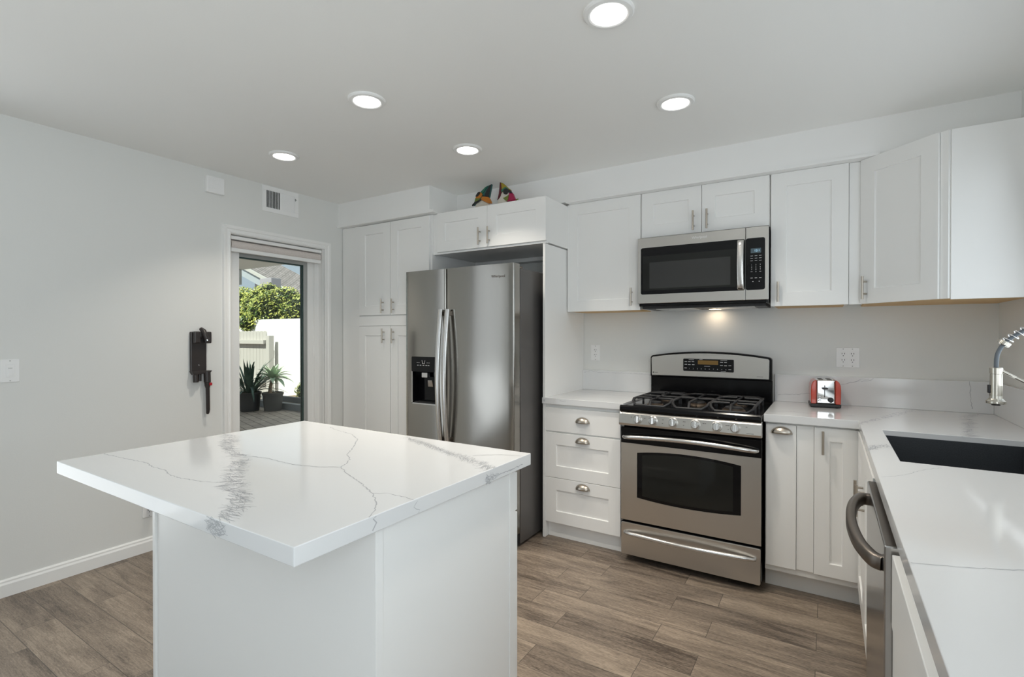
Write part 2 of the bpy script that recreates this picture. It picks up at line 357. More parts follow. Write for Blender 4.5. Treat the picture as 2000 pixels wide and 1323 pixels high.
def bar_handle(F, u, v0, v1, w, parent, off=.028, r=.0058):
    mb = MB().cyl(F(u, v0, w + off), F(u, v1, w + off), r, 14)
    for v in (v0 + .028, v1 - .028): mb.cyl(F(u, v, w), F(u, v, w + off), r * .8, 10)
    return mb.build('bar_handle', 'nickel', parent)
def cup_pull(F, u, v, w, parent, a=.047, h=.033, d=.026):
    mb = MB(); n, k = 20, 8
    V = [F(u - a * math.cos(math.pi * i / n), v + h * math.sin(math.pi * i / n) ** .8 * math.cos(math.pi / 2 * j / k), w + .002 + d * math.sin(math.pi * i / n) ** .8 * math.sin(math.pi / 2 * j / k)) for j in range(k + 1) for i in range(n + 1)]
    m = n + 1
    mb.add(V, [(j * m + i, j * m + i + 1, (j + 1) * m + i + 1, (j + 1) * m + i) for j in range(k) for i in range(n)], 0, True)
    mb.prism(F, [(u - (a + .003) * math.cos(math.pi * i / n), v - .002 + (h + .005) * math.sin(math.pi * i / n)) for i in range(n + 1)], w, w + .0025)
    return mb.build('cup_pull', 'nickel', parent, solid=.0015)

# ------------------------------------------------------------------ room shell
struct(MB().box(XL - .2, XR + .2, YR - .2, .2, -.1, 0).build('floor', 'floor'))
struct(MB().box(XL - .16, XR + .2, YR - 2.4, .2, H, H + .15).build('ceiling', 'ceil'))  # runs on past the rear wall as an added, unseen overhang against the sun
struct(MB().box(XL - .16, XR + .2, 0, .15, -.1, H).build('wall_back', 'wall'))
DY0, DY1, DZ = -1.625, -.835, 2.07          # door opening in the left wall
LY0, LY1, LZ0, LZ1 = -4.80, -2.94, .0, 2.40         # second glazed opening, further along the wall
mb = MB().box(XL - .14, XL, YR, LY0, -.1, H).box(XL - .14, XL, LY1, DY0, -.1, H).box(XL - .14, XL, LY0, LY1, LZ1, H).box(XL - .14, XL, DY1, 0, -.1, H).box(XL - .14, XL, DY0, DY1, DZ, H)
struct(mb.build('wall_left', 'wall'))
WY0, WY1, WZ0, WZ1 = -2.2, -.70, 1.10, 2.14
SY0, SY1, SZ0, SZ1 = -5.2, -3.5, .10, 2.35
mb = MB().box(XR, XR + .15, YR, SY0, -.1, H).box(XR, XR + .15, SY1, WY0, -.1, H).box(XR, XR + .15, SY0, SY1, -.1, SZ0).box(XR, XR + .15, SY0, SY1, SZ1, H).box(XR, XR + .15, WY1, 0, -.1, H).box(XR, XR + .15, WY0, WY1, -.1, WZ0).box(XR, XR + .15, WY0, WY1, WZ1, H)
struct(mb.build('wall_right', 'wall'))
mb = MB().box(XL - .14, XR + .15, YR - .15, YR, -.1, H)
struct(mb.build('wall_rear', 'wall'))
def window(name, F, u0, u1, v0, v1, depth):
    e = bpy.data.objects.new(name, None); COL.objects.link(e); e.location = F(u0, v0, 0); struct(e)
    mb = MB(); t = .05
    for a, b, c, d in ((u0, u1, v0, v0 + t), (u0, u1, v1 - t, v1), (u0, u0 + t, v0 + t, v1 - t), (u1 - t, u1, v0 + t, v1 - t), ((u0 + u1) / 2 - .02, (u0 + u1) / 2 + .02, v0 + t, v1 - t)):
        mb.fbox(F, a, b, c, d, -depth, -depth + .05)
    mb.build('window_frame', 'trim', e)
    MB().fbox(F, u0 + t, u1 - t, v0 + t, v1 - t, -depth + .02, -depth + .026).build('pane', 'glass', e)
window('window_1', Fr((XR, 0, 0), (0, -1, 0), (-1, 0, 0)), -WY1, -WY0, WZ0, WZ1, .12)
window('window_2', Fr((XR, 0, 0), (0, -1, 0), (-1, 0, 0)), -SY1, -SY0, SZ0, SZ1, .12)
window('window_3', LW, LY0, LY1, LZ0, LZ1, .12)
# soffits above the cabinets with a thin moulding along the lower edge
mb = MB().box(XL, -1.4994, -.683, 0, 2.285, H).box(XL, -1.452, -.70, -.02, 2.264, 2.287)
struct(mb.build('trim_1', 'soffit'))
mb = MB().box(-1.4994, XR, -.347, 0, 2.283, H).box(-.52, 1.27, -.362, -.28, 2.273, 2.287)
struct(mb.build('trim_2', 'soffit'))
# baseboard along the left wall
prof = [(0, 0), (.014, 0), (.014, .062), (.009, .072), (.009, .080), (.004, .088), (0, .088)]
mb = MB()
for y0, y1 in ((YR, LY0), (LY1, -1.672), (-.775, -.66)):
    P = [(XL + a, y0, b) for a, b in prof] + [(XL + a, y1, b) for a, b in prof]; n = len(prof)
    mb.add(P, [list(range(n)), list(range(n, 2 * n))[::-1]] + [(i, (i + 1) % n, n + (i + 1) % n, n + i) for i in range(n)])
struct(mb.build('baseboard_left', 'trim'))

# ------------------------------------------------------------------ glazed patio door in the left wall
d1 = bpy.data.objects.new('door_1', None); COL.objects.link(d1); d1.location = (XL, -1.23, 0); struct(d1)
cas = [(0, .006), (.004, .014), (.012, .016), (.018, .012), (.030, .012), (.036, .018), (.050, .020), (.056, .020), (.058, 0)]
mb = MB(); O0, O1, OZ = -1.672, -.778, 2.118
n = len(cas); loops = []
for (yo, zo, sy, sz) in ((O0, 0, 1, 0), (O0, OZ, 1, -1), (O1, OZ, -1, -1), (O1, 0, -1, 0)):
    loops.append([Vector((XL + h, yo + sy * (.058 - d), zo + sz * (.058 - d))) for d, h in cas])
for a, b in zip(loops[:-1], loops[1:]): mb.add(a + b, [(i, i + 1, n + i + 1, n + i) for i in range(n - 1)])
mb.build('casing', 'trim', d1)
mb = MB().box(XL - .14, XL + .002, DY0, DY0 + .012, 0, DZ - .012).box(XL - .14, XL + .002, DY1 - .012, DY1, 0, DZ - .012).box(XL - .14, XL + .002, DY0, DY1, DZ - .012, DZ)
for (a, b, x1) in ((DY0 + .012, DY0 + .05, .055), (DY0 + .05, -1.5134, .066), (DY1 - .05, DY1 - .012, .055), (-.938, DY1 - .05, .075)):
    mb.box(XL - .14, XL - x1, a, b, 0, DZ - .012)
mb.box(XL - .14, XL - .066, -1.5134, -.938, 1.945, DZ - .012)
mb.build('jamb', 'trim', d1, bevel=.002)
G0, G1 = -1.5134, -.938
mb = MB().box(XL - .12, XL - .08, G1 - .034, G1, 0.0, 1.945).box(XL - .12, XL - .08, G0, G1 - .034, 1.918, 1.945).box(XL - .12, XL - .08, G0, G1 - .034, 0, .05)
mb.build('door_frame', 'frame', d1, bevel=.002)
MB().box(XL - .112, XL - .084, G1 - .044, G1 - .034, .05, 1.918).box(XL - .112, XL - .084, G0, G1 - .044, 1.909, 1.918).build('glazing_seal', 'seal', d1)
MB().box(XL - .102, XL - .096, G0, G1 - .044, .05, 1.909).build('pane', 'glass', d1)
rb = thing('roller_blind', 'rolled up linen coloured roller blind with white rails above the patio door glass', 'blind', (XL, -1.23, 1.93))
b0, b1 = -1.606, -.854
MB().fbox(LW, b0, b1, 2.026, 2.050, -.06, -.004).build('head_rail', 'trim', rb, bevel=.002)
MB().lathe(LW(b0 + .006, 1.99, -.034), (0, 1, 0), [(.031, 0), (.031, b1 - b0 - .012)], 28).build('fabric_roll', 'shade', rb)
MB().fbox(LW, b0 + .002, b1 - .004, 1.938, 1.966, -.03, -.006).build('bottom_rail', 'trim', rb, bevel=.004)
MB().fbox(LW, b0 + .006, b1 - .008, 1.955, 2.0, -.022, -.018).build('fabric', 'shade', rb)

# ------------------------------------------------------------------ fittings on the left wall
t = thing('door_chime', 'small white louvred box high on the left wall, left of the air vent', 'chime box', (XL, -1.722, 2.31))
MB().fbox(LW, -1.786, -1.668, 2.312, 2.424, 0, .032).build('housing', 'plate', t, bevel=.004)
for k in range(11): MB().fbox(LW, -1.772, -1.682, 2.338 + k * .0075, 2.3415 + k * .0075, .030, .0345).build('louvre', 'plate', t)
t = thing('air_vent', 'white wall register with dark open slats beneath the ceiling, above the patio door', 'vent', (XL, -1.227, 2.27))
mb = MB()
va, vb, vc, vd = -1.378, -1.076, 2.273, 2.466; ia, ib, ic, id_ = -1.344, -1.108, 2.306, 2.434
for a in ((va, vb, vc, ic), (va, vb, id_, vd), (va, ia, ic, id_), (ib, vb, ic, id_), (-1.233, -1.219, ic, id_)): mb.fbox(LW, *a, 0, .006)
mb.build('register_frame', 'plate', t, bevel=.0015)
MB().fbox(LW, ia, ib, ic, id_, .0004, .001).build('duct_shade_sheet', 'ductshade', t)  # flat dark sheet on the wall, painted shade of the unlit duct
for k in range(9):
    for s, u0 in ((-1, ia), (1, -1.219)):
        u = u0 + (k + .5) * .0123; 
        if s < 0: P = [LW(u + .0035, 0, .001), LW(u + .0061, 0, .001), LW(u + .0061, 0, .0058), LW(u + .0035, 0, .0058)]
        else: P = [LW(u - .0056, 0, .0016), LW(u + .0050, 0, .0052), LW(u + .0056, 0, .0045), LW(u - .0050, 0, .0009)]
        mb = MB(); mb.add([p + Vector((0, 0, z)) for z in (ic, id_) for p in P], [(0, 1, 2, 3), (4, 5, 6, 7), (0, 1, 5, 4), (1, 2, 6, 5), (2, 3, 7, 6), (3, 0, 4, 7)])
        mb.build('slat', 'plate', t)
MB().fbox(LW, -1.106, -1.094, 2.408, 2.412, .004, .012).fbox(LW, -1.108, -1.104, 2.400, 2.418, .006, .014).build('damper_lever', 'frame', t)
def outlet(F, u0, u1, v0, v1, gangs, label, name='wall_outlet', cat='outlet'):
    t = thing(name, label, cat, F((u0 + u1) / 2, v0, 0))
    MB().prism(F, rrect(u0, u1, v0, v1, .004), 0, .005).build('cover_plate', 'plate', t, bevel=.0015)
    for uc in gangs:
        vm = (v0 + v1) / 2; mb = MB().fbox(F, uc - .0165, uc + .0165, vm - .0335, vm + .0335, .004, .0068)
        for vv in (vm + .017, vm - .020):
            for du in (-.0063, .0063): mb.fbox(F, uc + du - .0013, uc + du + .0013, vv + .002, vv + .011, .0066, .0072, 1)
            mb.lathe(F(uc, vv - .006, .0066), F.N, [(.0026, 0), (.0026, .0006)], 10, 1)
        mb.build('receptacle', ['plate', 'slot'], t)
        for vv in (v0 + .008, v1 - .008): MB().lathe(F(uc, vv, .005), F.N, [(.003, 0), (.002, .001)], 10).build('screw', 'frame', t)
    return t
B0 = BK(0)
outlet(B0, -.482, -.409, 1.150, 1.268, (-.4455,), 'single white outlet on the wall left of the stove')
outlet(B0, 1.0885, 1.2035, 1.152, 1.268, (1.1235, 1.169), 'double white outlet on the wall above the red toaster')
t = thing('light_switch', 'white dimmer switch on a square plate at the far left of the room', 'switch', LW(-2.749, 1.10, 0))
MB().prism(LW, rrect(-2.786, -2.7125, 1.100, 1.2175, .004), 0, .005).build('cover_plate', 'plate', t, bevel=.0015)
MB().fbox(LW, -2.7655, -2.7325, 1.125, 1.193, .004, .007).build('rocker', 'plate', t, bevel=.001)
MB().fbox(LW, -2.757, -2.741, 1.132, 1.170, .006, .010).build('slider', 'plate', t, bevel=.001)
MB().fbox(LW, -2.757, -2.741, 1.171, 1.1735, .0065, .0085).build('indicator_slot', 'frame', t)
for v in (1.107, 1.210): MB().lathe(LW(-2.749, v, .005), LW.N, [(.003, 0), (.002, .001)], 10).build('screw', 'frame', t)
t = outlet(LW, -2.160, -2.088, .213, .327, (-2.124,), 'white outlet low on the left wall beside the island', 'wall_outlet')
t = thing('plug_adapter', 'dark plug adapter pushed into the low outlet beside the island', 'plug', LW(-2.10, .26, .007))
MB().lathe(LW(-2.117, .278, .007), (1, .12, .1), [(.016, 0), (.019, .006), (.019, .040), (.015, .046), (0, .047)], 18).build('adapter_body', 'dock', t)
MB().lathe(LW(-2.117, .278, .007) + Vector((.0465, .0055, .0046)), (1, .12, .1), [(.013, 0), (.011, .003)], 14).build('red_cap', 'dockred', t)
# vacuum wall dock and crevice tool
t = thing('vacuum_dock', 'dark brown wall dock for a cordless vacuum, beside the patio door', 'wall dock', LW(-1.83, 1.06, 0))
mb = MB().fbox(LW, -1.887, -1.787, 1.098, 1.366, 0, .022)
mb.build('back_plate', 'dock', t, bevel=.006)
MB().fbox(LW, -1.878, -1.838, 1.288, 1.368, .020, .052).fbox(LW, -1.812, -1.768, 1.288, 1.366, .016, .052).fbox(LW, -1.838, -1.812, 1.325, 1.366, .020, .040).build('cradle', 'dock', t, bevel=.007)
MB().tube([LW(-1.826, 1.385, .028), LW(-1.822, 1.37, .05), LW(-1.812, 1.335, .062), LW(-1.807, 1.315, .064)], [.012, .017, .016, .014], 14).build('charger_lead', 'dock', t)
MB().cyl(LW(-1.807, 1.318, .064), LW(-1.804, 1.305, .066), .0055, 10).build('charger_tip', 'chrome', t)
MB().prism(LW, [(-1.890, 1.104), (-1.762, 1.104), (-1.772, 1.090), (-1.876, 1.078)], .0, .045).build('lower_shelf', 'dock', t, bevel=.003)
MB().cyl(LW(-1.862, 1.095, .028), LW(-1.860, 1.030, .028), .0165, 16).build('tool_clip', 'dock', t)
MB().cyl(LW(-1.832, 1.095, .022), LW(-1.832, 1.036, .022), .010, 12).build('tool_clip', 'dock', t)
MB().cyl(LW(-1.792, 1.098, .034), LW(-1.790, 1.026, .034), .021, 18).build('tool_holder', 'dock', t)
for v in (1.142,): MB().lathe(LW(-1.836, v, .022), LW.N, [(.0055, 0), (.004, .002)], 10).build('screw', 'chrome', t)
t = thing('crevice_tool', 'dark narrow crevice tool with red clip hanging down from the wall dock', 'vacuum tool', LW(-1.788, .815, .034))
MB().tube([LW(-1.790, 1.024, .034), LW(-1.789, 1.004, .034), LW(-1.788, .985, .034), LW(-1.786, .84, .034), LW(-1.785, .82, .028), LW(-1.785, .813, .024)], [.0185, .0175, .0125, .0120, .0105, .008], 14).build('nozzle', 'dock', t)
MB().fbox(LW, -1.786, -1.768, 1.003, 1.022, .040, .056).build('release_clip', 'dockred', t, bevel=.003)

# ------------------------------------------------------------------ recessed ceiling lights
LG = [(.395, -1.895, 'bright recessed ceiling light at the top edge above the island front'), (-.83, -1.888, 'recessed ceiling light over the island, left of centre'),
      (.418, -1.078, 'recessed ceiling light in front of the microwave cabinets'), (-1.848, -1.648, 'recessed ceiling light nearest the patio door and vent'), (-.808, -1.122, 'recessed ceiling light nearest the refrigerator')]
for i, (x, y, lab) in enumerate(LG):
    t = thing('recessed_light', lab, 'ceiling light', (x, y, H), 'recessed ceiling lights')
    MB().lathe((x, y, H), (0, 0, -1), [(.088, 0), (.088, .006), (.083, .011), (.070, .013), (.064, .011), (.062, .008)], 48, cap=False).build('trim_ring', 'trim', t)
    MB().lathe((x, y, H), (0, 0, -1), [(.0625, .0085), (0.03, .0095), (0, .010)], 40).build('lens', 'lens', t)
    lamp('recessed_lamp', 'AREA', (x, y, H - .013), (0, 0, -1), 4.7, (1, .92, .80), shape='DISK', size=.12, spread=math.radians(105))

# ------------------------------------------------------------------ cabinets
def door(F, u0, u1, v0, v1, w, parent, name='door', st=.078, st_v=None):
    mb = MB(); Fo = Fr(F.O + F.N * w, F.U, F.N); mb.shaker(Fo, u0, u1, v0, v1, .02, st, .008, st_v=st_v)
    return mb.build(name, 'cab', parent, bevel=.0012)
# tall pantry cabinet in the left corner
t = thing('pantry_cabinet', 'tall white pantry cabinet with four doors in the corner left of the refrigerator', 'cabinet', (-2.0, -.32, 0))
MB().box(-2.432, -1.512, -.638, -.004, .10, 2.262).build('body', 'cab', t, bevel=.001)
MB().box(-2.522, -2.312, -.645, -.62, 0, 2.262).build('filler_strip', 'cab', t, bevel=.001)
MB().box(-2.432, -1.512, -.57, -.55, 0, .10).build('toe_kick', 'cab', t)
F = BK(-.64); g = .0015
for u0, u1, v0, v1, hu, h0, h1 in ((-2.309, -1.936, 1.507, 2.254, -2.0145, 1.519, 1.636), (-1.934, -1.524, 1.507, 2.254, -1.928, 1.519, 1.634), (-2.309, -1.936, .115, 1.417, -2.005, 1.279, 1.396), (-1.934, -1.524, .115, 1.417, -1.928, 1.279, 1.396)):
    d = door(F, u0 + g, u1 - g, v0, v1, 0, t); bar_handle(F, hu if u0 < -2 else -1.897, h0, h1, .02, d)
MB().fbox(F, -2.309, -1.524, 1.42, 1.50, 0, .016).build('middle_rail', 'cab', t, bevel=.001)
# full height end panel between refrigerator and drawers
tag(MB().box(-.5595, -.5415, -.626, -.004, 0, 1.952).build('end_panel', 'cab', bevel=.0012), 'tall white end panel standing between the refrigerator and the drawers', 'cabinet panel')
# cabinet over the refrigerator
t = thing('wall_cabinet', 'deep white double door cabinet above the refrigerator with figurines on top', 'cabinet', (-1.0, -.32, 1.955))
MB().box(-1.508, -.531, -.62, -.01, 1.960, 2.262).build('body', 'cab', t, bevel=.001)
MB().box(-1.53, -1.470, -.622, -.60, 1.960, 2.262).build('filler_strip', 'cab', t)
MB().box(-1.508, -.533, -.628, -.60, 1.954, 1.965).build('bottom_rail', 'cab', t)
F = BK(-.62)
MB().box(-1.50, -.56, -.10, -.02, 1.93, 1.959).build('hanging_rail', 'cab', t)
d = door(F, -1.464, -1.0025, 1.969, 2.262, 0, t); bar_handle(F, -1.0615, 1.988, 2.1085, .02, d)
d = door(F, -.9995, -.530, 1.969, 2.262, 0, t); bar_handle(F, -.980, 1.988, 2.107, .02, d)
# wall cabinets on the stove wall
def wall_cab(label, x0, x1, z0, z1, doors, under=True):
    t = thing('wall_cabinet', label, 'cabinet', ((x0 + x1) / 2, -.14, z0))
    MB().box(x0, x1, -.285, -.002, z0 + (.008 if under else 0), z1).build('body', 'cab', t, bevel=.001)
    if under: MB().box(x0 + .02, x1 - .02, -.275, -.01, z0 + .001, z0 + .0085).build('underside', 'ply', t)
    F = BK(-.285)
    for u0, u1, v0, v1, hu, h0, h1 in doors:
        d = door(F, u0 + g, u1 - g, v0, v1, 0, t); bar_handle(F, hu, h0, h1, .02, d)
    return t
wall_cab('white single door wall cabinet left of the microwave', -.531, -.001, 1.508, 2.2725, [(-.535, -.002, 1.509, 2.2715, -.0588, 1.536, 1.656)])
wall_cab('short white double door cabinet directly above the microwave', .001, .759, 1.975, 2.2725, [(.004, .3825, 1.98, 2.2715, .336, 1.995, 2.114), (.3825, .757, 1.98, 2.2715, .4165, 1.996, 2.115)], False)
t = wall_cab('white single door wall cabinet right of the microwave', .7612, 1.1405, 1.508, 2.2725, [(.764, 1.1405, 1.509, 2.2715, .8045, 1.533, 1.648)])
MB().box(1.1415, 1.199, -.292, -.27, 1.508, 2.2715).build('filler_strip', 'cab', t, bevel=.001)
# diagonal corner cabinet
t = thing('corner_cabinet', 'white diagonal corner wall cabinet at the right with a blank side panel', 'cabinet', (1.6, -.2, 1.507))
A = Vector((1.2025, -.290, 0)); B = Vector((1.5145, -.585, 0)); D = (B - A).normalized(); Nn = Vector((D.y, -D.x, 0))
FD = Fr(A, D, Nn); LD = (B - A).length
ol = [(1.2025, -.002), (1.2025, -.287), (1.500, -.576), (XR - .002, -.576), (XR - .002, -.002)]
P = [Vector((x, y, z)) for z in (1.516, 2.2715) for x, y in ol]; n = len(ol)
mb = MB(); mb.add(P, [list(range(n))[::-1], list(range(n, 2 * n))] + [(i, (i + 1) % n, n + (i + 1) % n, n + i) for i in range(n)]); mb.build('body', 'cab', t, bevel=.001)
P = [Vector((x * .98 + .03, y * .96 - .008, z)) for z in (1.5085, 1.5165) for x, y in ol]
mb = MB(); mb.add(P, [list(range(n))[::-1], list(range(n, 2 * n))] + [(i, (i + 1) % n, n + (i + 1) % n, n + i) for i in range(n)]); mb.build('underside', 'ply', t)
d = door(FD, .004, LD - .038, 1.509, 2.2715, .001, t); bar_handle(FD, .040, 1.532, 1.652, .021, d)
MB().fbox(FD, LD - .036, LD - .002, 1.509, 2.2715, -.010, .010).build('face_stile', 'cab', t, bevel=.001)
MB().box(1.516, XR - .002, -.5895, -.577, 1.505, 2.2715).build('side_panel', 'cab', t, bevel=.001)

# base cabinets, stove wall
def base_box(t, x0, x1, y0, y1): MB().box(x0, x1, y0, y1, .105, .888).build('body', 'cab', t, bevel=.001)
t = thing('base_cabinet', 'white three drawer base cabinet between the refrigerator panel and the stove', 'cabinet', (-.27, -.3, 0))
base_box(t, -.5405, -.004, -.60, -.004); MB().box(-.5405, -.004, -.575, -.555, 0, .105).build('toe_kick', 'cab', t)
F = BK(-.60)
d = MB().fbox(F, -.540, -.0225, .711, .8655, 0, .02).build('drawer', 'cab', t, bevel=.002); cup_pull(F, -.275, .783, .02, d)
d = door(F, -.540, -.0225, .4065, .702, 0, t, 'drawer'); cup_pull(F, -.275, .654, .02, d)
d = door(F, -.540, -.0225, .108, .4035, 0, t, 'drawer'); cup_pull(F, -.273, .357, .02, d)
t = thing('base_cabinet', 'white base cabinet with narrow pull-out and bar handled door right of the stove', 'cabinet', (.98, -.3, 0))
base_box(t, .768, 1.196, -.60, -.004); MB().box(.764, 1.30, -.535, -.515, 0, .105).build('toe_kick', 'cab', t)
d = MB().fbox(F, .772, .9115, .137, .8795, 0, .02).build('drawer', 'cab', t, bevel=.002); cup_pull(F, .8455, .834, .02, d)
MB().fbox(F, .913, .9885, .140, .8795, 0, .012).build('filler_strip', 'cab', t, bevel=.001)
d = door(F, .9905, 1.176, .139, .8795, 0, t, st=.066); bar_handle(F, 1.028, .750, .866, .02, d)
# sink run on the right, faces the room
FX = RT(1.192)
t = thing('sink_base_cabinet', 'white sink base cabinet with two bar handled doors in the right counter', 'cabinet', (1.5, -1.1, 0))
mb = MB().box(1.192, XR - .004, -1.572, -1.555, .105, .888).box(1.192, XR - .004, -.66, -.642, .105, .888).box(1.192, XR - .004, -1.555, -.66, .105, .125).box(1.192, 1.21, -1.555, -.66, .125, .888).box(XR - .02, XR - .004, -1.555, -.66, .125, .888)
mb.build('body', 'cab', t); MB().box(1.26, 1.28, -1.572, -.642, 0, .105).build('toe_kick', 'cab', t)
d = door(FX, .645, 1.106, .139, .8795, 0, t); bar_handle(FX, 1.068, .62, .745, .02, d)
d = door(FX, 1.109, 1.570, .139, .8795, 0, t); bar_handle(FX, 1.147, .62, .745, .02, d)
t = thing('base_cabinet', 'white cabinet with a cup pulled drawer in the right foreground, nearest the camera', 'cabinet', (1.5, -2.6, 0))
MB().box(1.192, XR - .004, -3.10, -2.178, .105, .888).build('body', 'cab', t, bevel=.001); MB().box(1.26, 1.28, -3.10, -2.178, 0, .105).build('toe_kick', 'cab', t)
d = MB().fbox(FX, 2.182, 3.098, .695, .857, 0, .022).build('drawer', 'cab', t, bevel=.002); cup_pull(FX, 2.655, .772, .022, d, a=.05, h=.035, d=.03)
d = door(FX, 2.182, 2.638, .115, .690, 0, t); bar_handle(FX, 2.60, .53, .65, .02, d)
d = door(FX, 2.642, 3.098, .115, .690, 0, t); bar_handle(FX, 2.68, .53, .65, .02, d)
# dishwasher
t = thing('dishwasher', 'stainless dishwasher with a bowed bar handle under the right counter', 'dishwasher', (1.5, -1.87, 0))
MB().box(1.198, XR - .01, -2.170, -1.577, .02, .862).build('tub_housing', 'blackm', t)
MB().box(1.157, 1.197, -2.1705, -1.5765, .115, .8695).build('door', ['steel_v'], t, bevel=.003)
MB().box(1.161, 1.180, -2.166, -1.581, .8692, .8708).build('top_trim', 'steel_d', t)
MB().box(1.181, 1.1965, -2.166, -1.581, .8692, .8712).build('gap_shade_strip', 'bglass', t)  # black strip painted in for the shaded gap behind the door top
MB().box(1.23, 1.25, -2.165, -1.582, .0, .10).build('toe_kick', 'blackm', t)
hp = spline([(1.159, -1.66, .832), (1.135, -1.675, .834), (1.113, -1.76, .832), (1.104, -1.89, .826), (1.115, -2.02, .818), (1.138, -2.10, .812), (1.159, -2.118, .810)], 8)
MB().tube(hp, .0165, 8, sq=(1.0, .72), up=(0, 0, 1)).build('bar_handle', 'steel_d', t)

# ------------------------------------------------------------------ quartz tops with veins
def slab(mb, xs, ys, filled, z0, z1):
    idx = {}; V = []
    def vid(i, j, k):
        if (i, j, k) not in idx: idx[i, j, k] = len(V); V.append((xs[i], ys[j], (z0, z1)[k]))
        return idx[i, j, k]
    F = []
    for (i, j) in filled:
        F.append([vid(i, j, 1), vid(i + 1, j, 1), vid(i + 1, j + 1, 1), vid(i, j + 1, 1)]); F.append([vid(i, j, 0), vid(i, j + 1, 0), vid(i + 1, j + 1, 0), vid(i + 1, j, 0)])
        for di, dj, a, b in ((0, -1, (i, j), (i + 1, j)), (1, 0, (i + 1, j), (i + 1, j + 1)), (0, 1, (i + 1, j + 1), (i, j + 1)), (-1, 0, (i, j + 1), (i, j))):
            if (i + di, j + dj) not in filled: F.append([vid(*a, 0), vid(*b, 0), vid(*b, 1), vid(*a, 1)])
    mb.add(V, F); return mb
def jitter_line(P, step=.009, amp=.0022):
    out = []
    for a, b in zip(P[:-1], P[1:]):
        a, b = Vector(a), Vector(b); n = max(1, int((b - a).length / step))
        for i in range(n):
            p = a.lerp(b, i / n); out.append(p + Vector((random.uniform(-amp, amp), random.uniform(-amp, amp))))
    return out + [Vector(P[-1])]
def vein(mb, F, P, width=.0022, mi=1, amp=.0025):
    """thin mineral line lying in plane F(u, v)"""
    Q = jitter_line(P, amp=amp); L = []; R = []; hgt = random.uniform(.00015, .00055)
    for i, p in enumerate(Q):
        t = (Q[min(i + 1, len(Q) - 1)] - Q[max(i - 1, 0)]); t = t.normalized() if t.length > 1e-9 else Vector((1, 0)); nn = Vector((-t.y, t.x)); k = width * random.uniform(.25, .75)
        L.append(F(*(p + nn * k), hgt)); R.append(F(*(p - nn * k), hgt))
    n = len(Q); mb.add(L + R, [(i, i + 1, n + i + 1, n + i) for i in range(n - 1)], mi)
def band(mb, F, A, B, mi=2, amp=.010):
    n = 60
    def res(P):
        P = [Vector(p) for p in P]; d = [0]
        for a, b in zip(P[:-1], P[1:]): d.append(d[-1] + (b - a).length)
        out = []
        for i in range(n + 1):
            s = d[-1] * i / n; k = max(j for j in range(len(d)) if d[j] <= s + 1e-9); k = min(k, len(P) - 2)
            out.append(P[k].lerp(P[k + 1], (s - d[k]) / max(d[k + 1] - d[k], 1e-9)) + (Vector((random.uniform(-amp, amp), random.uniform(-amp, amp))) if 0 < i < n else Vector((0, 0))))
        return out
    a, b = res(A), res(B); V = [F(*p, .0002) for p in a] + [F(*p, .0002) for p in b]
    mb.add(V, [(i, i + 1, n + 2 + i, n + 1 + i) for i in range(n)], mi)
def scribble(mb, F, A, B, count, mi=1, length=.03, width=.0012, spread=.2):
    """short wandering strokes filling the band between outlines A and B"""
    def at(P, s):
        P = [Vector(p) for p in P]; d = [0]
        for a, b in zip(P[:-1], P[1:]): d.append(d[-1] + (b - a).length)
        s *= d[-1]; k = min(max(j for j in range(len(d)) if d[j] <= s + 1e-9), len(P) - 2)
        return P[k].lerp(P[k + 1], (s - d[k]) / max(d[k + 1] - d[k], 1e-9))
    for _ in range(count):
        s = random.random(); x = random.random(); p = at(A, s).lerp(at(B, s), x); d = (at(B, s) - at(A, s)).normalized()
        a = random.gauss(0, .45); d = Vector((d.x * math.cos(a) - d.y * math.sin(a), d.x * math.sin(a) + d.y * math.cos(a)))
        L = length * random.uniform(.5, 1.3); Q = [p - d * L / 2]
        for k in range(4):
            d2 = Vector((-d.y, d.x)); Q.append(Q[-1] + d * L / 4 + d2 * random.uniform(-spread, spread) * L / 2)
        vein(mb, F, [tuple(q) for q in Q], width, mi, .0007)
def cut(P, s, ox, oy): return [(ox + a / s, oy + b / s) for a, b in P]
def on_top(P, z):           # photograph measurements turned into slab coordinates
    out = []
    for u, v in P:
        d = _f + _r * ((u - 1000) / 983.91) - _u * ((v - 661.5) / 983.91); k = (z - CAMLOC.z) / d.z; q = CAMLOC + d * k; out.append((q.x, q.y))
    return out
def on_plane(P, axis, val):
    out = []
    for u, v in P:
        d = _f + _r * ((u - 1000) / 983.91) - _u * ((v - 661.5) / 983.91); k = (val - CAMLOC[axis]) / d[axis]; q = CAMLOC + d * k; out.append((q[1 - axis], q.z))
    return out
TOP = Fr((0, 0, ZC), (1, 0, 0), (0, 0, 1), (0, 1, 0))
def clampP(P, x0, x1, y0, y1): return [(min(max(x, x0), x1), min(max(y, y0), y1)) for x, y in P]
QM = ['quartz', 'vein', 'crackle']
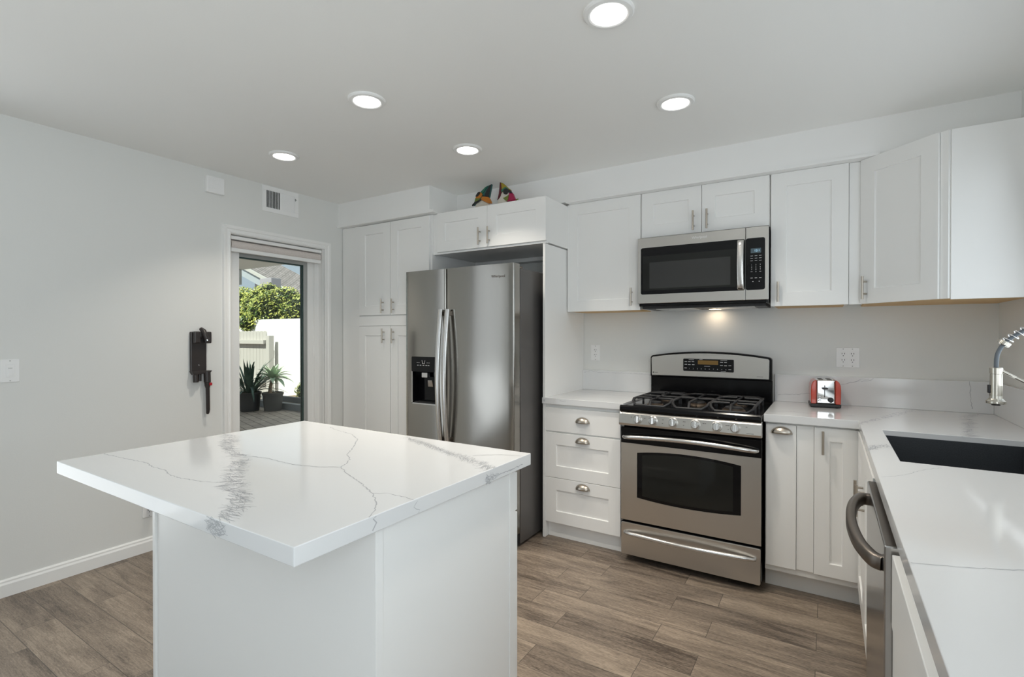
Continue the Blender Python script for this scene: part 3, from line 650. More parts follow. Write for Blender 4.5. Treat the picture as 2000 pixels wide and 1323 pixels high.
# island
IX0, IX1, IY0, IY1 = -1.089, .171, -2.97, -2.049
t = thing('kitchen_island', 'white panelled island cabinet under the veined white top', 'kitchen island', (-.4, -2.45, 0))
MB().box(-.948, .130, -2.735, -2.122, .0, .888).build('body', 'cab', t, bevel=.001)
MB().box(-.930, .150, -2.745, -2.735, .0, .888).build('front_panel', 'cab', t, bevel=.001)
MB().box(-.950, -.932, -2.752, -2.118, .0, .888).build('side_panel', 'cab', t, bevel=.001)
MB().box(.131, .1495, -2.734, -2.122, .0, .888).build('side_panel', 'cab', t, bevel=.001)
MB().box(.1497, .1545, -2.7455, -2.722, .0, .888).build('corner_trim', 'cab', t, bevel=.001)
MB().box(.1497, .1530, -2.157, -2.122, .0, .888).build('corner_trim', 'cab', t, bevel=.001)
FI = Fr((0, -2.122, 0), (-1, 0, 0), (0, 1, 0))
for u0, u1 in ((-.148, .398), (.402, .946)):
    MB().fbox(FI, u0, u1, .745, .875, 0, .02).build('drawer', 'cab', t, bevel=.002)
    door(FI, u0, u1, .115, .738, 0, t)
mb = MB(); slab(mb, [IX0, IX1], [IY0, IY1], {(0, 0)}, .890, ZC)
isl = lambda P, s, ox, oy: clampP(on_top(cut(P, s, ox, oy), ZC), IX0 + .001, IX1 - .001, IY0 + .001, IY1 - .001)
A1 = isl([(270, 158), (300, 200), (285, 280), (345, 330), (355, 400), (420, 460), (350, 510), (320, 570), (330, 640), (265, 690), (265, 740), (385, 780), (385, 860), (330, 970), (285, 1040), (215, 1075)], 5.5125, 380, 820)
B1 = isl([(490, 165), (440, 240), (445, 290), (500, 370), (610, 400), (540, 500), (530, 560), (500, 620), (540, 690), (570, 800), (600, 880), (560, 970), (440, 1050), (345, 1112)], 5.5125, 380, 820)
A2 = isl([(840, 150), (960, 170), (1050, 215), (1200, 270), (1330, 305), (1450, 345), (1620, 408)], 4.348, 600, 820)
B2 = isl([(850, 160), (880, 185), (1000, 225), (1120, 265), (1300, 335), (1470, 410), (1545, 450)], 4.348, 600, 820)
for a, b, c in ((A1, B1, 520), (A2, B2, 260)): scribble(mb, TOP, a, b, c, 1, .034, .0013)
for P in ([(200, 175), (290, 195), (385, 215), (400, 228), (450, 240), (475, 262), (520, 275), (600, 288), (680, 292)],
          [(800, 188), (860, 195), (940, 215), (1000, 225), (1080, 230), (1155, 230), (1180, 215), (1190, 200), (1180, 180), (1205, 150), (1220, 120), (1200, 100), (1130, 80), (1110, 70)],
          [(1155, 230), (1180, 258), (1230, 290), (1260, 315), (1280, 335), (1295, 365), (1290, 400), (1286, 436)], [(1280, 335), (1340, 335), (1410, 350), (1452, 362)], [(1680, 185), (1730, 182), (1815, 182), (1890, 188)]):
    vein(mb, TOP, isl(P, 2.0408, 100, 800), .0030)
FE = Fr((0, IY0, 0), (1, 0, 0), (0, -1, 0)); SE = Fr((IX1, 0, 0), (0, 1, 0), (1, 0, 0))
cz = lambda P: [(u, min(max(v, .892), .928)) for u, v in P]
A3 = cz(on_plane(cut([(165, 1062), (100, 1110), (140, 1180), (205, 1235)], 5.5125, 380, 820), 1, IY0)); B3 = cz(on_plane(cut([(330, 1115), (320, 1170), (330, 1210), (300, 1260)], 5.5125, 380, 820), 1, IY0))
scribble(mb, FE, A3, B3, 60, 1, .022, .0016)
A4 = cz(on_plane(cut([(1515, 470), (1530, 500), (1520, 550)], 4.348, 600, 820), 0, IX1)); B4 = cz(on_plane(cut([(1640, 460), (1590, 500), (1550, 545)], 4.348, 600, 820), 0, IX1))
scribble(mb, SE, A4, B4, 46, 1, .025, .0014)
vein(mb, SE, cz(on_plane(cut([(583, 815), (565, 850), (583, 880), (555, 945)], 4.348, 600, 820), 0, IX1)), .003)
vein(mb, SE, cz(on_plane(cut([(938, 690), (905, 750), (950, 770), (945, 800)], 4.348, 600, 820), 0, IX1)), .0018)
vein(mb, SE, cz(on_plane(cut([(1640, 465), (1730, 425), (1830, 380)], 4.348, 600, 820), 0, IX1)), .003)
tag(mb.build('island_countertop', QM, bevel=.0018), 'white quartz island top with two broad grey veins', 'countertop')
# stove wall tops
CY = -.6364
mb = MB(); slab(mb, [-.5595, -.541, .0], [CY, -.6275, -.001], {(0, 0), (1, 0), (1, 1)}, .890, ZC)
vein(mb, TOP, [(-.5, -.20), (-.3, -.26), (-.1, -.27), (-.02, -.29)], .004); vein(mb, TOP, [(-.53, -.40), (-.3, -.42), (-.05, -.40)], .002)
FC = Fr((0, CY, 0), (1, 0, 0), (0, -1, 0)); A5 = [(-.55, .905), (-.55, .922)]; scribble(mb, FC, [(-.556, .908), (-.535, .908)], [(-.556, .918), (-.535, .918)], 10, 1, .012, .001); vein(mb, FC, [(-.43, .918), (-.41, .913), (-.39, .918), (-.385, .912)], .0015)
tag(mb.build('countertop', QM, bevel=.0018), 'short white quartz countertop above the three drawers left of the stove', 'countertop')
mb = MB(); slab(mb, [.7635, 1.1742, 1.250, 1.70, XR - .001], [-3.12, -1.502, -.856, CY, -.001], {(0, 3), (1, 0), (1, 1), (1, 2), (1, 3), (2, 0), (2, 2), (2, 3), (3, 0), (3, 1), (3, 2), (3, 3)}, .890, ZC)
ct = lambda P, s=3.675, ox=1480, oy=640: clampP(on_top(cut(P, s, ox, oy), ZC), .765, XR - .03, -3.1, -.03)
scribble(mb, TOP, ct([(735, 685), (830, 655), (960, 622), (1060, 592), (1150, 578), (1230, 575)]), ct([(735, 698), (830, 672), (960, 645), (1060, 618), (1150, 600), (1230, 588)]), 150, 1, .03, .0014)
scribble(mb, TOP, ct([(1500, 600), (1460, 640), (1490, 690), (1480, 750), (1465, 785)]), ct([(1590, 605), (1540, 640), (1560, 700), (1540, 750), (1565, 790)]), 150, 1, .04, .0016)
scribble(mb, TOP, ct([(790, 855), (860, 845), (940, 840)]), ct([(795, 885), (860, 870), (950, 862)]), 60, 1, .03, .0014)
vein(mb, TOP, ct([(80, 602), (250, 605), (400, 620), (700, 637)]), .004); vein(mb, TOP, ct([(890, 1075), (1050, 1060), (1200, 1020), (1320, 1010)]), .0016); vein(mb, TOP, ct([(1590, 625), (1660, 618), (1700, 616)]), .002)
vein(mb, TOP, ct([(790, 735), (900, 745), (1080, 760), (1368, 775)], 2.631, 1480, 820), .0016)
tag(mb.build('countertop', QM, bevel=.0018), 'long L shaped white quartz countertop carrying toaster, sink and faucet', 'countertop')
mb = MB().box(-.5405, .0, -.0205, -.001, ZC + .0005, 1.078)
vein(mb, BK(-.0205), [(-.53, 1.060), (-.48, 1.073), (-.40, 1.062), (-.2, 1.065), (-.01, 1.06)], .0016)
tag(mb.build('backsplash', QM, bevel=.0012), 'low white quartz backsplash strip behind the short countertop left of the stove', 'backsplash')
mb = MB().box(.766, XR - .021, -.0205, -.001, ZC + .0005, 1.098)
bs = lambda P: [(u, min(max(v, ZC + .003), 1.096)) for u, v in on_plane(cut(P, 3.675, 1480, 640), 1, -.0205)]
for P, wd in (([(145, 485), (200, 478), (260, 482), (350, 474), (480, 440), (600, 410), (720, 385), (790, 385), (830, 365)], .0026), ([(690, 392), (740, 372), (800, 370)], .0018), ([(1515, 388), (1525, 440), (1528, 520), (1540, 585)], .0034)): vein(mb, BK(-.0205), bs(P), wd)
tag(mb.build('backsplash', QM, bevel=.0012), 'white quartz backsplash strip behind the red toaster on the stove wall', 'backsplash')
tag(MB().box(XR - .0205, XR - .001, -3.12, -.001, ZC + .0005, 1.098).build('backsplash', QM, bevel=.0012), 'white quartz backsplash strip on the right wall behind the faucet', 'backsplash')
# sink
t = thing('sink', 'dark charcoal undermount sink set in the right countertop', 'sink', (1.475, -1.18, .70))
mb = MB(); x0, x1, y0, y1 = 1.2515, 1.6985, -1.5005, -.8575; k = .006
mb.box(x0, x0 + k, y0, y1, .706, .908).box(x1 - k, x1, y0, y1, .706, .908).box(x0 + k, x1 - k, y0, y0 + k, .706, .908).box(x0 + k, x1 - k, y1 - k, y1, .706, .908).box(x0, x1, y0, y1, .70, .706)
mb.build('basin', 'sink', t)
MB().lathe((1.475, -1.18, .7065), (0, 0, 1), [(.055, 0), (.055, .003), (.045, .003), (.04, .001), (0, .001)], 28).build('drain', 'steel_b', t)
# faucet
t = thing('faucet', 'tall spring neck pull-down kitchen faucet in brushed nickel beside the sink', 'faucet', (1.752, -1.17, ZC))
MB().lathe((1.752, -1.17, ZC), (0, 0, 1), [(.027, 0), (.027, .010), (.020, .014), (.019, .15), (.021, .155), (.021, .175), (.014, .18), (.013, .24)], 28).build('base_column', 'satin', t)
MB().tube([(1.752, -1.19, 1.02), (1.752, -1.22, 1.03), (1.750, -1.275, 1.055)], [.008, .007, .006], 12).build('lever_handle', 'satin', t)
HX, HY = 1.552, -1.15
neck = spline([(HX, HY, 1.225), (HX + .004, HY - .001, 1.278), (HX + .028, HY - .002, 1.323), (HX + .080, HY - .008, 1.366), (HX + .135, HY - .014, 1.398), (HX + .185, HY - .018, 1.365), (1.752, -1.17, 1.28), (1.752, -1.17, 1.165)], 10)
MB().tube(neck, .0066, 14).build('hose', 'hose', t)
def frames(P):
    out = []; N = None
    for i, p in enumerate(P):
        tt = (P[min(i + 1, len(P) - 1)] - P[max(i - 1, 0)]).normalized()
        N = (tt.orthogonal() if N is None else N - tt * N.dot(tt)).normalized(); out.append((p, tt, N, tt.cross(N)))
    return out
part = neck[19:]; fr = frames(part); coil = []; turns = 19; m = turns * 12
for i in range(m + 1):
    s = (len(fr) - 1) * i / m; k = min(int(s), len(fr) - 2); f_ = s - k; p = fr[k][0].lerp(fr[k + 1][0], f_); N = fr[k][2].lerp(fr[k + 1][2], f_).normalized(); B = fr[k][3].lerp(fr[k + 1][3], f_).normalized(); a = 2 * math.pi * i / 12
    coil.append(p + (N * math.cos(a) + B * math.sin(a)) * .0140)
MB().tube(coil, .0017, 6).build('spring_coil', 'chrome', t)
p, tt, _, _ = frames(neck)[18]; MB().lathe(p - tt * .008, tt, [(.0165, 0), (.0178, .002), (.0178, .013), (.0165, .015)], 28).build('spring_collar', 'satin', t)
MB().lathe((HX, HY, 1.100), (0, 0, 1), [(.012, -.003), (.0265, 0), (.0272, .002), (.0272, .009), (.0215, .0145), (.0188, .019), (.0178, .028), (.0172, .105), (.0183, .106), (.0183, .126), (.0165, .128), (.010, .1285)], 36).build('spray_head', 'satin', t)
MB().lathe((HX, HY, 1.094), (0, 0, 1), [(.012, 0), (.0125, .006)], 20).build('nozzle', 'blackm', t)
MB().box(HX - .0225, HX - .015, HY - .007, HY + .007, 1.137, 1.166).build('spray_button', 'blackm', t, bevel=.002)
MB().tube([(HX + .016, HY - .002, 1.216), (HX + .10, HY - .009, 1.162), (1.745, -1.168, 1.106)], .0048, 12).build('support_arm', 'satin', t)

# ------------------------------------------------------------------ refrigerator
def curved_door(x0, x1, yf, yb, z0, z1, bulge, hole=None, r=.010):
    mb = MB(); xs = [x0 + r * (1 - math.cos(a)) for a in (0, .4, .8, 1.2, math.pi / 2)]
    N = 16; xs += [x0 + r + (x1 - x0 - 2 * r) * i / N for i in range(1, N)] + [x1 - r * (1 - math.cos(a)) for a in (math.pi / 2, 1.2, .8, .4, 0)]
    zs = [z0, z1]
    if hole: xs = sorted(xs + [hole[0], hole[1]]); zs = [z0, hole[2], hole[3], z1]
    def Y(x):
        t = (x - x0) / (x1 - x0); e = min(x - x0, x1 - x); d = 0 if e >= r else r - math.sqrt(max(0, r * r - (r - e) ** 2))
        return yf - bulge * (1 - (2 * t - 1) ** 2) + d
    n = len(xs); V = [(x, Y(x), z) for z in zs for x in xs]; F = []
    for j in range(len(zs) - 1):
        for i in range(n - 1):
            if hole and j == 1 and xs[i] >= hole[0] - 1e-9 and xs[i + 1] <= hole[1] + 1e-9: continue
            F.append((j * n + i, j * n + i + 1, (j + 1) * n + i + 1, (j + 1) * n + i))
    mb.add(V, F, 0, True)
    for z in (z0, z1): mb.add([(x, Y(x), z) for x in xs] + [(x1, yb, z), (x0, yb, z)], [list(range(n + 2))])
    mb.add([(x0, Y(x0), z0), (x0, Y(x0), z1), (x0, yb, z1), (x0, yb, z0), (x1, Y(x1), z0), (x1, Y(x1), z1), (x1, yb, z1), (x1, yb, z0)], [(0, 1, 2, 3), (4, 5, 6, 7), (2, 3, 7, 6)])
    if hole:
        a, b, c, d = hole; q = yf + .055
        P = [(x, y, z) for y in (yf - bulge * .9, q) for x, z in ((a, c), (b, c), (b, d), (a, d))]
        mb.add(P, [(0, 1, 5, 4), (1, 2, 6, 5), (2, 3, 7, 6), (3, 0, 4, 7), (4, 5, 6, 7)], 1)
    return mb
t = thing('refrigerator', 'tall stainless side by side refrigerator with a black ice and water dispenser', 'refrigerator', (-1.05, -.5, 0))
MB().box(-1.508, -.598, -.845, -.06, .02, 1.765).build('case', 'side', t, bevel=.003)
MB().box(-1.500, -.606, -.852, -.845, .10, 1.76).build('door_gasket', 'blackm', t)
MB().box(-1.50, -.606, -.86, -.80, .012, .085).build('kick_grille', 'blackm', t)
for x in (-1.49, -.66): MB().box(x, x + .05, -.89, -.80, 1.766, 1.782).build('hinge_cover', 'steel_d', t, bevel=.003)
FD_ = -.922
dl = curved_door(-1.514, -1.1435, FD_, -.853, .09, 1.792, .010, hole=(-1.440, -1.215, .868, 1.088)).build('freezer_door', ['steel_f', 'bglass'], t)
dr = curved_door(-1.1375, -.600, FD_, -.853, .09, 1.792, .012).build('refrigerator_door', ['steel_f'], t)
for dd, hx in ((dl, -1.166), (dr, -1.108)):
    P = [(hx, -.950 - .036 * math.sin(math.pi * i / 24), 1.516 - .906 * i / 24) for i in range(25)]
    MB().tube(P, .0165, 8, sq=(1.0, .55), up=(1, 0, 0)).build('door_handle', 'steel_b', dd)
    for z in (1.490, .636): MB().box(hx - .010, hx + .010, -.950, -.918, z - .016, z + .016).build('handle_mount', 'steel_d', dd, bevel=.003)
FB = BK(-.932)
MB().prism(FB, rrect(-1.446, -1.209, 1.087, 1.192, .008), -.006, .0015).build('dispenser_panel', 'bglass', dl)
mb = MB()
for a in ((-1.446, -1.439, .862, 1.09), (-1.216, -1.209, .862, 1.09), (-1.446, -1.209, .860, .868)): mb.fbox(FB, *a, -.006, .001)
mb.build('dispenser_bezel', 'steel_b', dl)
mb = MB(); c = -1.335
for a in ((c - .012, 1.150), ): mb.prism(FB, [(c - .015, 1.168), (c - .013, 1.168), (c - .008, 1.146), (c + .008, 1.146), (c + .013, 1.168), (c + .015, 1.168), (c + .010, 1.143), (c - .010, 1.143)], .0015, .002)
for i, u in enumerate((-1.392, -1.376, -1.30, -1.284)): mb.fbox(FB, u - .006, u + .006, 1.150, 1.1515, .0015, .002)
for i, u in enumerate((-1.386, -1.362, -1.335, -1.309, -1.288)): mb.fbox(FB, u - .007, u + .007, 1.131, 1.1345, .0015, .002)
mb.build('panel_marking', 'mark', dl)
MB().box(-1.372, -1.318, -.913, -.885, 1.045, 1.082).build('water_spout', 'steel_b', dl, bevel=.003)
mb = MB(); Fq = Fr((-1.288, -.905, .985), (1, 0, 0), (0, -.9, -.35), (0, -.35, .9)); mb.prism(Fq, [(-.026, 0), (.022, 0), (.026, .05), (-.014, .05)], 0, .006); mb.build('ice_paddle', 'steel_b', dl, bevel=.002)
MB().box(-1.43, -1.225, -.925, -.872, .869, .875).build('drip_tray', 'blackm', dl)
FRD = Fr((0, FD_ - .0062, 0), (1, .008, 0), (0, -1, 0))
text_part('Whirlpool', Fr((-.713, FD_ - .0084, 1.714), (1, .053, 0), (0, -1, 0)), .024, 'brand_lettering', 'steel_d', dr)

# ------------------------------------------------------------------ microwave
t = thing('microwave_oven', 'stainless over the range microwave with black window under the short cabinet', 'microwave', (.38, -.18, 1.512))
MB().box(.003, .757, -.345, -.003, 1.530, 1.966).build('body', 'blackm', t, bevel=.002)
Fm = BK(-.345)
d = MB().fbox(Fm, .0, .6385, 1.546, 1.967, 0, .023).build('door', 'steel_h', t, bevel=.0025)
MB().prism(Fm, rrect(.021, .6375, 1.604, 1.903, .012), .0225, .0245).build('window_glass', 'bglass', d)
MB().prism(Fm, rrect(.032, .592, 1.628, 1.849, .004), .0244, .0249).build('window_tint', 'screen', d)
MB().prism(Fm, rrect(.077, .558, 1.640, 1.807, .003), .0248, .0252).build('window_mesh', 'mscreen', d)
P = [Fm(.6155, 1.892, .022), Fm(.6155, 1.890, .040)] + [Fm(.6155, 1.884 - .262 * i / 14, .044 + .016 * math.sin(math.pi * i / 14)) for i in range(15)] + [Fm(.6155, 1.615, .040), Fm(.6155, 1.613, .022)]
MB().tube(P, .0175, 8, sq=(1.0, .40), up=(1, 0, 0)).build('door_handle', 'steel_b', d)
text_part('Whirlpool', Fr((.382, -.3683, 1.9385), (1, 0, 0), (0, -1, 0)), .021, 'brand_lettering', 'plate', d)
c = MB().fbox(Fm, .6405, .7595, 1.546, 1.967, 0, .023).build('control_panel', 'steel_h', t, bevel=.0025)
MB().prism(Fm, rrect(.6405, .7415, 1.604, 1.903, .012), .0225, .0245).build('keypad_glass', 'bglass', c)
MB().fbox(Fm, .667, .721, 1.816, 1.843, .0244, .0248).build('display', 'lcdb', c)
FmK = Fr((0, -.3699, 0), (1, 0, 0), (0, -1, 0))
def atF(F, u, v): return Fr(F(u, v, 0), F.U, F.N, F.V)
text_part('12:1', atF(FmK, .700, 1.829), .017, 'display_digits', 'lcdt', c, depth=.0002)
FmK = Fr((0, -.3696, 0), (1, 0, 0), (0, -1, 0))
for i, dgt in enumerate('123456789'): text_part(dgt, atF(FmK, .672 + .0225 * (i % 3), 1.748 - .0130 * (i // 3)), .010, 'key_digit', 'mark', c, depth=.0002)
text_part('0', atF(FmK, .6945, 1.708), .010, 'key_digit', 'mark', c, depth=.0002)
mb = MB()
for r, v in enumerate((1.800, 1.786, 1.772)):
    for u in (.672, .6945, .717): mb.fbox(FmK, u - .0065, u + .0065, v - .0011, v + .0011, 0, .0004)
for u in (.672, .717): mb.fbox(FmK, u - .005, u + .005, 1.7085 - .001, 1.7085 + .001, 0, .0004)
for u in (.672, .6945, .717): mb.fbox(FmK, u - .006, u + .006, 1.671, 1.674, 0, .0004)
for u in (.679, .712): mb.fbox(FmK, u - .003, u + .003, 1.650, 1.654, 0, .0004)
mb.build('key_marking', 'mark', c)
MB().box(.010, .750, -.362, -.30, 1.528, 1.545).build('vent_strip', 'black', t, bevel=.002)
MB().box(.02, .74, -.33, -.02, 1.513, 1.530).build('underside_pan', 'blackm', t, bevel=.002)
MB().box(.385, .455, -.085, -.045, 1.5095, 1.5135).build('task_light', 'task', t, bevel=.002)
lamp('task_lamp', 'AREA', (.42, -.065, 1.5085), (0, 0, -1), .15, (1, .78, .55), shape='RECTANGLE', size=.06, size_y=.03)
for x0 in (.10, .44): MB().box(x0, x0 + .24, -.30, -.10, 1.5085, 1.514).build('grease_filter', 'steel_b', t, bevel=.001)

# ------------------------------------------------------------------ gas range
t = thing('gas_range', 'freestanding stainless and black gas range with six knobs below the microwave', 'stove', (.38, -.35, 0))
MB().box(.006, .754, -.640, -.03, .035, .893).build('body', 'black', t, bevel=.003)
for x in (.05, .71):
    for y in (-.58, -.10): MB().cyl((x, y, 0), (x, y, .036), .018, 12).build('levelling_foot', 'blackm', t)
mb = MB().prism(Fr((0, 0, 0), (0, 1, 0), (1, 0, 0)), [(-.700, .893), (-.704, .905), (-.702, .921), (-.694, .930), (-.672, .926), (-.655, .920), (-.120, .920), (-.100, .926), (-.035, .926), (-.035, .893)], .001, .759)
mb.build('cooktop', 'black', t, bevel=.003)
# control panel, gently sloping forward, with six knobs
cp = [(-.692, .893), (-.702, .880), (-.712, .826), (-.706, .812), (-.66, .808), (-.66, .893)]
c = MB().prism(Fr((0, 0, 0), (0, 1, 0), (1, 0, 0)), cp, -.001, .761).build('control_panel', 'steel_h', t, bevel=.003)
FK = Fr((0, -.7075, .852), (1, 0, 0), (0, -.984, .178), (0, .178, .984))
for k, u in enumerate((.113, .200, .313, .433, .544, .636)):
    ring = MB().lathe(FK(u, 0, -.002), FK.N, [(.0285 if k in (1, 2, 3, 4) else .026, 0), (.0285 if k in (1, 2, 3, 4) else .026, .004), (.024, .006)], 32)
    kb = MB().lathe(FK(u, 0, .002), FK.N, [(.0225, 0), (.0225, .006), (.0205, .016), (.018, .019), (0, .0195)], 32)
    kb = kb.build('knob', 'steel_b', c)
    ring.build('knob_ring', 'steel_h', c)
    mb = MB(); P = [(-.0065, -.0215), (.0065, -.0215), (.0048, 0), (.0052, .0215), (-.0052, .0215), (-.0048, 0)]
    mb.prism(atF(FK, u, 0), P, .014, .031); mb.build('knob_grip', 'steel_b', c, bevel=.003)
mb = MB()
for u in (.074, .153, .258, .372, .378, .476, .486, .592, .600, .604, .690): mb.fbox(FK, u - .004, u + .004, .010, .0125, -.001, .0012)
for u in (.256, .372, .602): mb.fbox(FK, u - .003, u + .003, -.010, -.0075, -.001, .0012)
mb.fbox(FK, .690, .725, -.022, -.020, .0, .002); mb.build('panel_marking', 'markd', c)
# burners and grates
BR = [(.16, -.52, .040), (.16, -.24, .034), (.38, -.38, .046), (.60, -.52, .050), (.60, -.24, .034)]
for x, y, r in BR:
    b = MB().lathe((x, y, .919), (0, 0, 1), [(r * 1.25, 0), (r * 1.2, .006), (r, .008), (r, .014)], 28).build('burner_base', 'cap', t)
    MB().lathe((x, y, .933), (0, 0, 1), [(r * .92, 0), (r * .92, .005), (r * .8, .009), (0, .010)], 28).build('burner_cap', 'iron', b)
def grate(x0, x1, cs):
    mb = MB(); y0, y1, zg, r = -.635, -.140, .957, .0075
    loop = [(x0 + .03, y0), (x1 - .03, y0), (x1 - .004, y0 + .035), (x1, y0 + .06), (x1, y1 - .05), (x1 - .03, y1), (x0 + .03, y1), (x0, y1 - .05), (x0, y0 + .06), (x0 + .004, y0 + .035), (x0 + .03, y0)]
    mb.tube([(x, y, zg - (.030 if y in (y0,) else .012 if y < y0 + .04 else 0)) for x, y in loop], r, 8)
    ym = (y0 + y1) / 2
    mb.tube([(x0, ym, zg), (x1, ym, zg)], r, 8)
    for cx, cy in cs:
        for ax, ay in ((x0, cy), (x1, cy), (cx, y0 if cy < ym - .05 else ym), (cx, ym if cy < ym - .05 else y1)) if len(cs) == 2 else ((x0, cy), (x1, cy), (cx, y0), (cx, y1)):
            d = Vector((cx - ax, cy - ay, 0)); L = d.length; d = d / L; e = Vector((ax, ay, zg)) + d * (L - .020)
            st = zg - (.030 if ay == y0 else 0)
            mb.tube([(ax, ay, st), tuple(Vector((ax, ay, zg)) + d * .03 + Vector((0, 0, .003))), tuple(e + Vector((0, 0, .003)))], [r, r, r * .8], 8)
    for x in (x0, x1):
        for y in (y0 + .07, ym, y1 - .06): mb.cyl((x, y, .920), (x, y, zg), r * .9, 8)
    mb.build('grate', 'iron', t)
grate(.045, .272, [(.16, -.52), (.16, -.24)]); grate(.280, .480, [(.38, -.38)]); grate(.488, .715, [(.60, -.52), (.60, -.24)])
# oven door
Fd = BK(-.642)
d = MB().fbox(Fd, .001, .759, .2435, .797, .002, .036).build('oven_door', 'black', t, bevel=.003)
wt = arc_pts(.100, .661, .652, .022, 18); wb = arc_pts(.100, .661, .388, -.016, 18)
outer = [(.003, .247), (.757, .247), (.757, .704), (.003, .704)]
mb = MB()   # brushed steel skin with an arched window opening
top = [(u, .704) for u, v in wt]; bot = [(u, .247) for u, v in wb]; n = len(wt)
for A_, B_ in ((wt, top), (bot, wb)):
    P = [Fd(u, v, .0385) for u, v in A_] + [Fd(u, v, .0385) for u, v in B_]
    mb.add(P, [(i, i + 1, n + i + 1, n + i) for i in range(n - 1)])
for u0, u1 in ((.003, .100), (.661, .757)): mb.add([Fd(u0, .247, .0385), Fd(u1, .247, .0385), Fd(u1, .704, .0385), Fd(u0, .704, .0385)], [(0, 1, 2, 3)])
ring = [(.003, .247), (.757, .247), (.757, .704), (.003, .704)]
mb.add([Fd(u, v, w_) for w_ in (.0345, .0385) for u, v in ring], [(i, (i + 1) % 4, 4 + (i + 1) % 4, 4 + i) for i in range(4)])
rim = wt + wb[::-1]; m_ = len(rim); mb.add([Fd(u, v, w_) for w_ in (.0355, .0385) for u, v in rim], [(i, (i + 1) % m_, m_ + (i + 1) % m_, m_ + i) for i in range(m_)])
mb.build('door_skin', 'steel_h', d)
MB().prism(Fd, rim, .034, .0365).build('oven_window', 'bglass', d)
it = arc_pts(.130, .622, .640, .020, 16); ib_ = arc_pts(.130, .622, .402, -.014, 16)
MB().prism(Fd, it + ib_[::-1], .0364, .0369).build('window_screen', 'screen', d)
hp = [Fd(.022, .741, .034), Fd(.024, .741, .048)] + [Fd(.030 + .70 * i / 18, .741 + .018 * math.sin(math.pi * i / 18), .058 + .030 * math.sin(math.pi * i / 18)) for i in range(19)] + [Fd(.736, .741, .048), Fd(.738, .741, .034)]
MB().tube(hp, [.011] * 3 + [.013] * 17 + [.011] * 3, 14).build('door_handle', 'steel_b', d)
d = MB().fbox(Fd, .004, .756, .040, .236, .002, .036).build('warming_drawer', 'black', t, bevel=.004)
MB().prism(Fd, rrect(.005, .755, .042, .232, .008), .030, .042).build('drawer_skin', 'steel_h', d, bevel=.0025)
hp = [Fd(.030, .176, .040), Fd(.032, .176, .054)] + [Fd(.040 + .68 * i / 18, .176 + .004 * math.sin(math.pi * i / 18), .060 + .034 * math.sin(math.pi * i / 18)) for i in range(19)] + [Fd(.728, .176, .054), Fd(.730, .176, .040)]
MB().tube(hp, [.009] * 3 + [.0125] * 17 + [.009] * 3, 14).build('drawer_handle', 'steel_b', d)
# backguard
Fb = BK(-.040)
b = MB().prism(Fb, [(.003, .926), (.757, .926), (.757, 1.060), (.003, 1.060)], 0, .045).build('backguard', 'black', t, bevel=.004)
pts = [(.004, 1.058), (.756, 1.058), (.756, 1.190), (.750, 1.200)] + arc_pts(.740, .020, 1.205, .030, 16) + [(.010, 1.200), (.004, 1.190)]
MB().prism(Fb, pts, 0, .062).build('backguard_hood', 'black', b, bevel=.006)
pts = [(.014, 1.068), (.740, 1.068), (.742, 1.186)] + arc_pts(.736, .022, 1.194, .029, 16) + [(.012, 1.186)]
MB().prism(Fb, pts, .060, .0645).build('backguard_skin', 'steel_h', b, bevel=.002)
MB().prism(Fb, rrect(.226, .540, 1.104, 1.186, .006), .064, .066).build('clock_panel', 'bglass', b)
MB().fbox(Fb, .320, .446, 1.150, 1.177, .0658, .0663).build('clock_display', 'lcd', b)
FbK = Fr((0, -.1062, 0), (1, 0, 0), (0, -1, 0))
for i, dgt in enumerate('1234567890'): text_part(dgt, atF(FbK, .266 + .0252 * i, 1.1205), .010, 'key_digit', 'mark', b, depth=.0002)
mb = MB()
for u, v in ((.243, 1.166), (.266, 1.166), (.289, 1.167), (.243, 1.148), (.266, 1.147), (.291, 1.147), (.241, 1.124), (.466, 1.167), (.490, 1.167), (.466, 1.147), (.490, 1.146), (.516, 1.147), (.516, 1.122)): mb.fbox(FbK, u - .008, u + .008, v - .0018, v + .0018, 0, .0005)
for u0, u1, v in ((.262, .296, 1.1795), (.330, .350, 1.182), (.460, .500, 1.1795), (.360, .396, 1.139), (.462, .492, 1.109)): mb.fbox(FbK, u0, u1, v - .0009, v + .0009, 0, .0005)
mb.build('panel_marking', 'mark', b)
FbS = Fr((0, -.1045, 0), (1, 0, 0), (0, -1, 0))
mb = MB().fbox(FbS, .022, .030, 1.083, 1.091, 0, .0006).fbox(FbS, .034, .056, 1.0855, 1.0875, 0, .0005).fbox(FbS, .672, .708, 1.0825, 1.0845, 0, .0005); mb.build('maker_mark', 'markd', b)

# ------------------------------------------------------------------ toaster
al = math.radians(6); TF = Fr((1.038, -.212, ZC), (math.cos(al), math.sin(al), 0), (math.sin(al), -math.cos(al), 0))
t = thing('toaster', 'small red and chrome two slot toaster against the backsplash right of the stove', 'toaster', (1.038, -.12, ZC))
dp = -.155
MB().prism(TF, rrect(-.076, .074, .003, .022, .006), dp - .002, .002).build('base', 'blackm', t, bevel=.004)
for x in (-.055, .055):
    for y in (-.14, -.02): MB().cyl(TF(x, 0, y), TF(x, .004, y), .007, 10).build('foot', 'blackm', t)
def side(sg):
    P = [(sg * .046, .022), (sg * .072, .022), (sg * .073, .10), (sg * .071, .128), (sg * .064, .146), (sg * .052, .156), (sg * .046, .158)]
    return P if sg > 0 else P[::-1]
for sg in (-1, 1): MB().prism(TF, side(sg), dp, .001).build('side_panel', 'red', t, bevel=.004)
